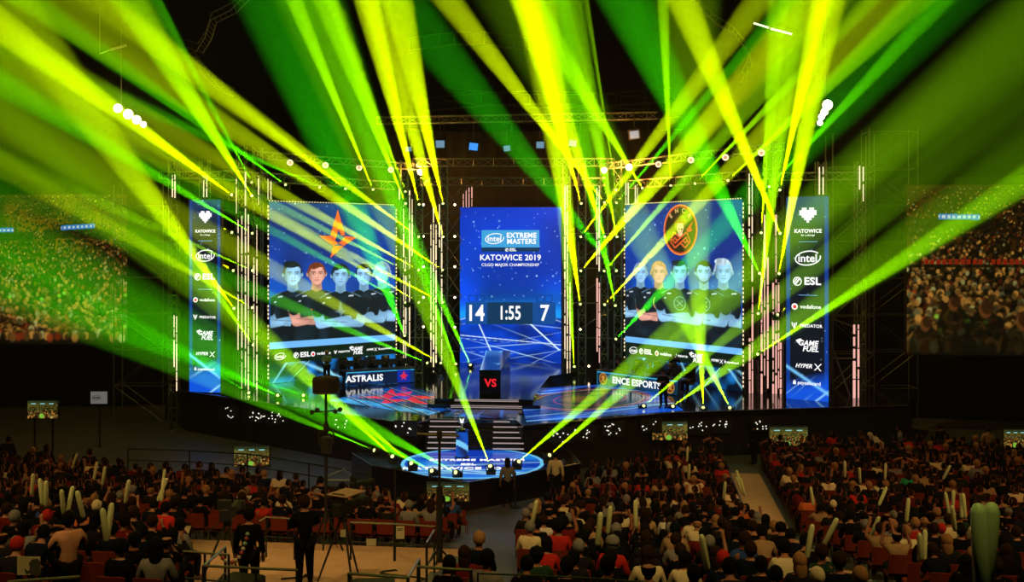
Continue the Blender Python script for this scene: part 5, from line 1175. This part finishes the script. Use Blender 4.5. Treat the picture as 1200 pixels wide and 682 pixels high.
# ------------------------------------------------------------------ standing people
person(ST(0,0)+Vector((-.16,36.35,0)),.15,'lap','grey','dark','long','woman with long dark hair and pale grey top standing before the round podium',stand=True,legs='black')
person(Vector((1.58,37.2,0)),-.1,'lap','cream','dark','short','man in a pale jacket standing right of the round podium with a bag strap',stand=True,legs='charcoal',scale=1.03)
person(Vector((6.78,45.9,SZ)),2.6,'cross','black','dark','short','person in black standing on stage in front of the right player desk',stand=True,legs='black')
person(Vector((10.3,43.6,0)),.4,'lap','black','dark','short','dark clad person standing under the right stage edge with one arm lit',stand=True,legs='black')
person(Vector((16.3,43.1,0)),1.2,'cross','grey','dark','short','person in grey standing beside the pale bundle on the right',stand=True,legs='black')
person(Vector((18.2,43.5,0)),.2,'lap','charcoal','brown','short','person standing alone in the dark right of the pale bundle',stand=True,legs='black')
person(Vector((19.9,42.8,0)),-.3,'lap','tan','brown','short','person in a tan coat standing in the dark nearest the right edge',stand=True,legs='black')
person(Vector((-7.28,16.8,floor_z(15.8))),.6,'cross','peach','dark','short','person in a pale orange shirt standing with folded arms at the lower left',stand=True,legs='black',scale=1.0)
person(Vector((-6.2,33.2,0)),-.2,'lap','black','dark','short','dark figure in a long coat standing behind the drum stand',stand=True,legs='black',scale=1.03)
person(Vector((-4.05,20.0,floor_z(19.36))),.35,'cross','black','brown','short','camera operator in black seen from behind at the lower left centre',stand=True,legs='black',scale=1.04)
person(Vector((-5.6,32.6,0)),-.9,'lean','black','dark','short','dark camera operator leaning towards the podium beside a floor camera',stand=True,legs='black')
person(Vector((-4.95,19.3,floor_z(18.55))),0,'lap','black','dark','short','dark figure standing behind the railing with the garland at lower left',stand=True,legs='black')
# ------------------------------------------------------------------ players, screens on the desks
def monitor_back(c,rz,label):
    e=empty('desk_monitor',c,rz,label,'monitor','monitors on the player desks'); b=MB(); b.bbox((0,0,.33),(.56,.04,.33),b=.015); b.build('panel',BLACK,e,local=True); b=MB(); b.rod((0,0,.02),(0,0,.2),.02,6); b.build('neck',DARKMET,e,local=True); b=MB(); b.bbox((0,0,.012),(.24,.18,.024),b=.01); b.build('foot',DARKMET,e,local=True)
def player_chair(c,rz,label):
    e=empty('gaming_chair',c,rz,label,'chair','players chairs behind the desks'); b=MB(); b.bbox((0,.0,.46),(.5,.5,.1),b=.04); b.build('seat',BLACK,e,local=True); b=MB(); b.bbox((0,-.27,.92),(.46,.1,.86),b=.04); b.build('backrest',BLACK,e,local=True); b=MB(); b.rod((0,0,.08),(0,0,.42),.03,8); b.build('column',DARKMET,e,local=True); b=MB()
    for k in range(5): b.rod((0,0,.09),(.3*math.cos(k*1.257),.3*math.sin(k*1.257),.04),.022,5)
    b.build('star_base',DARKMET,e,local=True)
EYE=mat('eye_dark',(.02,.015,.01),.3)
for pl,team,col in ((plL,'left',('black','charcoal')),(plR,'right',('black','navy'))):
    n_=5; ang=math.atan2(pl.u.y,pl.u.x)
    for i in range(n_):
        x=pl.w*(.08+.84*i/(n_-1)); top_=pl.pt(x,.795,-.42); fl_=pl.pt(x,-.02+.0,-1.35); fl_.z=SZ+.003
        monitor_back(Vector((top_.x,top_.y,SZ+.795)),ang,'black monitor back on the %s player desk, %s from the left'%(team,ordw(i+1)))
        player_chair(fl_,ang+PI,'black gaming chair behind the %s player desk, %s from the left'%(team,ordw(i+1)))
        e,j=person(fl_,ang+PI+(.2*math.sin(i*2)),('lean','lap','lean','tilt','lap')[i],col[0],('dark','brown','dark','fair','brown')[i],'short','player in black seated behind the %s desk facing out, %s from the left'%(team,ordw(i+1)),'players at the desks')
        hd=Vector(j['head']); b=MB()
        for s in (-1,1): b.ball(hd+Vector((s*.11,-.01,.02)),.045,8,6,(.5,1,1))
        b.path([hd+Vector((.12*math.cos(a),-.01,.03+.14*math.sin(a))) for a in [PI*k/8 for k in range(9)]],.012,5); b.build('headset',BLACK,e,local=True)
        b=MB()
        for s in (-1,1): b.ball(hd+Vector((s*.035,.088,.03)),.012,6,4)
        b.build('eyes',EYE,e,local=True)
person(pl.pt(.2,0,-2.6) if False else plL.pt(-.5,0,-1.9)*1.0,2.9,'cross','grey','fair','short','coach in a grey shirt standing at the left end of the left desk',stand=True,legs='black')
person(plR.pt(3.0,0,-2.6),3.4,'phone','charcoal','brown','short','coach standing behind the players of the right desk',stand=True,legs='black')
# ------------------------------------------------------------------ drum-topped mast with cameras
dm=P(382,575,26.0); dm.z=floor_z(dm.x*.122+dm.y*.9925); MS=26/37
e=empty('drum_mast',dm,0,'tall black mast with a wide drum top and small cameras standing among the left audience','mast')
x,y=dm.x,dm.y; zt=P(382,441,26).z; M_=.70
def mz(py): return P(382,py,26).z
b=MB(); b.lathe([(.42*M_,-.60*M_),(.475*M_,-.56*M_),(.49*M_,-.12*M_),(.44*M_,-.03*M_),(.3*M_,0)],(x,y,zt),28); b.build('drum',mat('drum_fabric',(.03,.02,.014),.9),e)
b=MB(); b.lathe([(.47*M_,0),(.485*M_,.03),(.47*M_,.05)],(x,y,zt-.6*M_),28); b.build('drum_rim',DARKMET,e)
b=MB(); b.rod((x,y,mz(498)),(x,y,zt-.55*M_),.03,8); b.build('upper_pole',BLACK,e)
zc=mz(483); b=MB(); b.rod((x-.35,y,zc),(x+.36,y,zc+.05),.02,6); b.build('cross_arm',BLACK,e)
for dx,dz in ((-.35,0),(-.22,.06),(.24,.02),(.36,.07)):
    b=MB(); b.ball((x+dx,y,zc+dz),.06,10,6,(1.1,1.2,.9)); b.rod((x+dx,y,zc+dz),(x+dx+.02,y-.12,zc+dz-.02),.03,8); b.build('camera_head',BLACK,e)
b=MB(); b.lathe([(.045,-.25),(.075,-.1),(.05,0.05)],(x,y,mz(497)),12); b.build('joint',BLACK,e)
zu=mz(512); b=MB(); b.path([(x-.18,y,zu-.25),(x-.19,y,zu+.09),(x-.13,y,zu+.16),(x+.14,y,zu+.16),(x+.2,y,zu+.09),(x+.19,y,zu-.25)],.022,6); b.build('fork',BLACK,e)
b=MB(); b.bbox((x,y,zu-.2),(.25,.22,.42),b=.03); b.build('remote_head',BLACK,e); b=MB(); b.bbox((x+.15,y,zu-.1),(.1,.15,.16),b=.02); b.build('side_box',BLACK,e)
b=MB(); b.rod((x,y,dm.z+.8),(x,y,zu-.3),.045,8); b.build('lower_pole',BLACK,e)
for a in (0.5,2.6,4.7): b=MB(); b.rod((x,y,dm.z+1.1),(x+.45*math.cos(a),y+.45*math.sin(a),dm.z+.02),.025,6); b.build('leg',BLACK,e)
CAB=mat('thin_cable',(.1,.1,.09),.6)
# ------------------------------------------------------------------ T stand and poles
def floorat(D): return floor_z(D+.0)
p=P(515,510,23.5); zf=floor_z(ST(0,0).y+ (p.x*.122+p.y*.9925))
e=empty('t_shaped_stand',(p.x,p.y,zf),0,'black T-shaped microphone stand rising in front of the round podium','stand')
b=MB(); b.rod((p.x,p.y,zf+.02),(p.x,p.y,zf+2.0),.075,8); b.build('lower_pole',BLACK,e); b=MB(); b.rod((p.x,p.y,zf+2.0),p,.032,8); b.build('upper_pole',BLACK,e)
b=MB(); b.rod((p.x-.52,p.y,p.z+.03),(p.x+.45,p.y,p.z-.01),.03,6); b.build('cross_bar',mat('bar_brown',(.12,.09,.05),.5),e); b=MB(); b.bbox((p.x,p.y,p.z+.02),(.12,.1,.18),b=.02); b.build('joint',BLACK,e)
for a in (.3,2.4,4.5): b=MB(); b.rod((p.x,p.y,zf+.6),(p.x+.5*math.cos(a),p.y+.5*math.sin(a),zf+.02),.025,6); b.build('leg',BLACK,e)
p=P(463,548,24); zf=floor_z(p.x*.122+p.y*.9925); b=MB(); b.rod((p.x,p.y,zf),(p.x,p.y,p.z),.022,8); b.lathe([(.16,0),(.16,.02),(.03,.04)],(p.x,p.y,zf+.001),16); solo(b,'thin_pole',BLACK,'thin black pole left of the T-shaped stand carrying a paper notice','pole',base=(p.x,p.y,zf))
p=P(604,545,36.2); b=MB(); b.rod((p.x,p.y,0),(p.x,p.y,1.25),.025,6); b.lathe([(.2,0.002),(.2,.03),(.04,.05)],(p.x,p.y,0),16); solo(b,'barrier_post',BLACK,'short black post standing beside the woman in front of the podium','post',base=(p.x,p.y,0))
# ------------------------------------------------------------------ railings
RM=mat('rail_steel',(.34,.30,.26),.35,.6)
def zfl(p): return floor_z(p.x*.122+p.y*.9925)
def railing(pts,D,label,r=.022,low=True,hgt=1.05,posts=None,m=None):
    v=[P(x,y,d) for (x,y),d in zip(pts,D)]; e=empty('railing',(v[0].x,v[0].y,min(zfl(q) for q in v)),0,label,'railing')
    b=MB(); b.path(v,r,8)
    for q in v: b.ball(q,r,8,4)
    b.build('handrail',m or RM,e)
    b=MB(); b.path([q-Vector((0,0,.45)) for q in v],r*.8,6); b.build('lower_rail',BLACK,e)
    for q in (posts and [v[i] for i in posts] or v): b=MB(); b.rod((q.x,q.y,zfl(q)),q,r*1.05,6); b.build('post',BLACK,e)
railing([(150,526),(222,528),(290,532),(362,543),(430,555)],[41.2,40.8,40,38.6,37.2],'black crowd barrier crossing the grey floor at left',.03,m=BLACK)
railing([(411,612),(462,614),(509,617)],[23.6,23.5,23.2],'steel railing with a paper notice behind the T-shaped stand')
railing([(409,672),(478,677),(491,655)],[14.3,14.0,16.2],'lowest steel handrail bending up at its right end')
railing([(490,664),(530,667),(552,668)],[15,14.8,14.7],'black railing right of the bent handrail',m=RM)
railing([(500,636),(509,621)],[18.6,21.8],'short orange-lit stair handrail')
railing([(215,646),(240,648),(268,650)],[17.3,17.1,16.8],'pale railing at the lower left beside the garland',.02)
railing([(238,663),(300,666),(348,668)],[15.2,14.9,14.7],'green-lit railing along the camera bay at lower left',.02)
railing([(240,662),(264,641)],[15.3,18],'short slanting handrail above the green-lit railing',.022)
railing([(304,611),(312,606),(345,608)],[23.4,23.8,23.6],'thin railing left of the camera operator',.018)
railing([(10,682),(92,676)],[13.6,14.1],'pale railing at the bottom left corner',.022)
railing([(560,672),(640,675),(700,678),(762,683)],[14.3,14.1,13.8,13.4],'dark railing along the lowest chairs at the bottom centre',.014,m=DARKMET)
# garland
GW=mat('garland_white',(.8,.7,.6),.7); b=MB(); gp=[(259,650),(261,654),(264,657),(268,659),(272,659),(276,656.5),(280,653),(283,648),(285,643),(287,637),(289,631),(290,626)]
cols=[(.8,.6,.5),(.6,.1,.08),(.8,.7,.55)]
for i,(x,y) in enumerate(gp):
    c=P(x,y,17.0); b.ball(c,.036,8,5,col=((.35,.6,.3) if i>7 and i%2 else cols[i%3]))
solo(b,'flower_garland',mat('garland',(.7,.5,.4),.7,attr='Col'),'string of red, white and green flowers hanging from the pale railing','garland',base=P(259,650,17.0))
# papers
PAP=mat('paper',(.75,.70,.42),.8); PRT=mat('print_ink',(.08,.08,.06),.8)
def paper(px,py,D,w,h,label,marks=True,rz=0,poly=None):
    c=P(px,py,D); e=empty('paper_notice',c,rz,label,'sign'); pl=Plane((c.x-w/2,D,c.z-h/2),(c.x+w/2,D,c.z-h/2),h)
    flat(pl,[poly or rect(0,0,w,h)],PAP,e,'sheet',off=.0)
    if marks: flat(pl,[rect(w*.15,h*(.78-.1*k),w*(.85-.12*k),h*(.82-.1*k)) for k in range(2)],PRT,e,'print',off=.006)
paper(469,624,23.35,.19,.29,'pale paper notice hanging on the steel railing near the thin pole'); paper(435,635.5,22.0,.21,.15,'pale yellow paper card in the camera bay left of the thin pole',False); paper(402,625,19.6,.1,.14,'small pale card beside the camera at lower centre left',False)
paper(220,621,24,.17,.19,'small tilted sheet of paper in the dark audience at lower left',False,poly=[(.0,.12),(.05,.19),(.17,.19),(.1,.0)])
c=P(34,663,15.5); e=empty('event_poster',c,0,'pale yellow poster with a dark print in the bottom left corner','sign'); pl=Plane((c.x-.18,15.5,c.z-.14),(c.x+.17,15.5,c.z-.14),.28); flat(pl,[rect(0,0,.35,.28)],PAP,e,'sheet',off=0); flat(pl,[[(.2,.0),(.35,.0),(.35,.21),(.31,.25),(.23,.24),(.18,.18),(.2,.08)],[(.11,.1),(.17,.06),(.2,.1),(.2,.05),(.14,.02)]],PRT,e,'print',off=.006); b=MB(); b.rod((c.x,c.y+.03,zfl(c)),(c.x,c.y+.03,c.z),.02,6); b.build('post',BLACK,e)
# ------------------------------------------------------------------ broadcast cameras
def broadcast_camera(loc,rz,label,plate=True,h=1.35,hood=None):
    e=empty('broadcast_camera',loc,rz,label,'camera')
    b=MB(); b.bbox((0,0,h+.12),(.2,.46,.24),b=.02); b.build('body',BLACK,e,local=True)
    b=MB(); b.rod((0,.23,h+.13),(0,.62,h+.13),.09,12,.11); b.build('lens',BLACK,e,local=True); b=MB(); b.bbox((0,.66,h+.13),(.26,.06,.2),b=.01); b.build('lens_hood',BLACK,e,local=True)
    b=MB(); b.bbox((-.02,-.12,h+.33),(.3,.06,.19),b=.01); b.rod((0,-.1,h+.2),(0,-.1,h+.3),.02,5); b.build('viewfinder',BLACK,e,local=True)
    b=MB(); b.path([(0,.15,h+.24),(0,.12,h+.33),(0,-.02,h+.33),(0,-.02,h+.24)],.016,5); b.build('handle',BLACK,e,local=True)
    if hood: b=MB(); b.box((0,.1,h+.40),(.5,.62,.02)); b.build('top_board',hood,e,local=True)
    b=MB(); b.lathe([(.09,h-.14),(.1,h-.06),(.07,h)],n=14); b.build('pan_head',BLACK,e,local=True)
    b=MB(); b.rod((-.05,-.05,h),(-.22,-.62,h-.12),.014,5); b.build('pan_bar',BLACK,e,local=True)
    for k in range(3): a=PI/2+k*2.094; b=MB(); b.rod((.05*math.cos(a),.05*math.sin(a),h-.12),(.5*math.cos(a),.5*math.sin(a),.02),.028,6,.02); b.build('leg',DARKMET,e,local=True)
broadcast_camera((-3.35,20.3,zfl(Vector((-3.35,20.3,0)))),-.5,'large broadcast camera with a tan top board in front of its operator',hood=mat('tan_board',(.5,.33,.2),.7))
broadcast_camera((-5.05,33.3,0),-.7,'dark camera on a tripod on the floor left of the round podium')
broadcast_camera((-6.0,21.6,zfl(Vector((-6.0,21.6,0)))),-.1,'dark tripod camera in the shadow behind the garland railing',h=1.2)
# pale bundle and case
BND=mat('pale_fabric',(.62,.52,.42),.9); p=P(1027,524,42.6); p.z=.9
b=MB(); b.ball(p,.42,20,14,(.95,.7,.95)); 
for i,v in enumerate(b.v):
    q=Vector(v)-p; k=1+.12*math.sin(q.x*11+q.z*7)+.08*math.sin(q.z*17+q.y*9); b.v[i]=tuple(p+q*k)
b.ball(p+Vector((-.28,-.05,.45)),.14,10,8,(1,1,1.3)); solo(b,'cloth_bundle',BND,'bulky pale cloth bundle on a black case in the dark at right','bundle',base=(p.x,p.y,p.z-.4),smooth=True)
b=MB(); b.bbox((p.x-.1,p.y,.25),(1.9,.8,.5),b=.04); solo(b,'flight_case',BLACK,'black flight case under the pale bundle at right','case',base=(p.x-.1,p.y,0))
b=MB(); b.bbox((p.x-.75,p.y-.1,.68),(.5,.12,.3),b=.02); solo(b,'pale_box',mat('pale_box',(.45,.32,.2),.8),'flat pale box standing on the flight case left of the bundle','box',base=(p.x-.75,p.y-.1,.51))
b=MB(); b.bbox((-6.35,36.9,.35),(1.5,1.0,.7),b=.04); solo(b,'equipment_case',BLACK,'black equipment case on the floor left of the round podium','case',base=(-6.35,36.9,0))
b=MB(); q_=[(-6.9,36.6,.9),(-5.6,36.5,.9),(-6.1,37.2,1.15)]; b.path([*q_,q_[0]],.03,6); solo(b,'folded_stand',RM,'folded metal stand lying on the black equipment case','stand',base=(-6.3,36.8,.7))
# seat-side bags and cables on the grey floor
b=MB(); b.path([Vector((-9.5,40.5,.012)),Vector((-8.6,39.3,.012)),Vector((-8.2,38.2,.012)),Vector((-7.3,37.8,.012))],.02,5); solo(b,'floor_cable',BLACK,'black cable lying on the grey floor left of the podium','cable',base=(-9.5,40.5,0))
for (x,y,w,lb,rz) in ((-5.9,17.2,.9,'black case lying in the camera bay below the slanting handrail',.2),(-4.9,18.6,.7,'black case lying in the camera bay behind the green-lit railing',-.3),(-2.6,19.2,.8,'black case on the tan floor right of the large camera',.1)):
    z=zfl(Vector((x,y,0))); b=MB(); b.bbox((x,y,z+.19),(w,.5,.36),rz=rz,b=.03); solo(b,'equipment_case',BLACK,lb,'case',base=(x,y,z))
for k,(x,y,lb) in enumerate(((-4.6,21.0,'black cable curling across the tan camera bay left of the operator'),(-2.3,21.8,'black cable curling across the tan camera bay right of the large camera'))):
    z=zfl(Vector((x,y,0)))+.02; b=MB(); b.path([Vector((x+.5*math.sin(i*.7+k),y-.6+.12*i*.8,zfl(Vector((x,y-.6+.096*i,0)))+.03)) for i in range(9)],.02,5); solo(b,'floor_cable',BLACK,lb,'cable',base=(x,y,z))
SC.view_settings.view_transform='Standard'; SC.view_settings.look='None'; SC.view_settings.exposure=0; SC.view_settings.gamma=1; SC.view_settings.use_curve_mapping=False
cy=SC.cycles; cy.max_bounces=4; cy.diffuse_bounces=0; cy.glossy_bounces=3; cy.transmission_bounces=2; cy.volume_bounces=0; cy.use_denoising=True; cy.sample_clamp_indirect=4; cy.caustics_reflective=False; cy.caustics_refractive=False
cy.use_light_tree=True
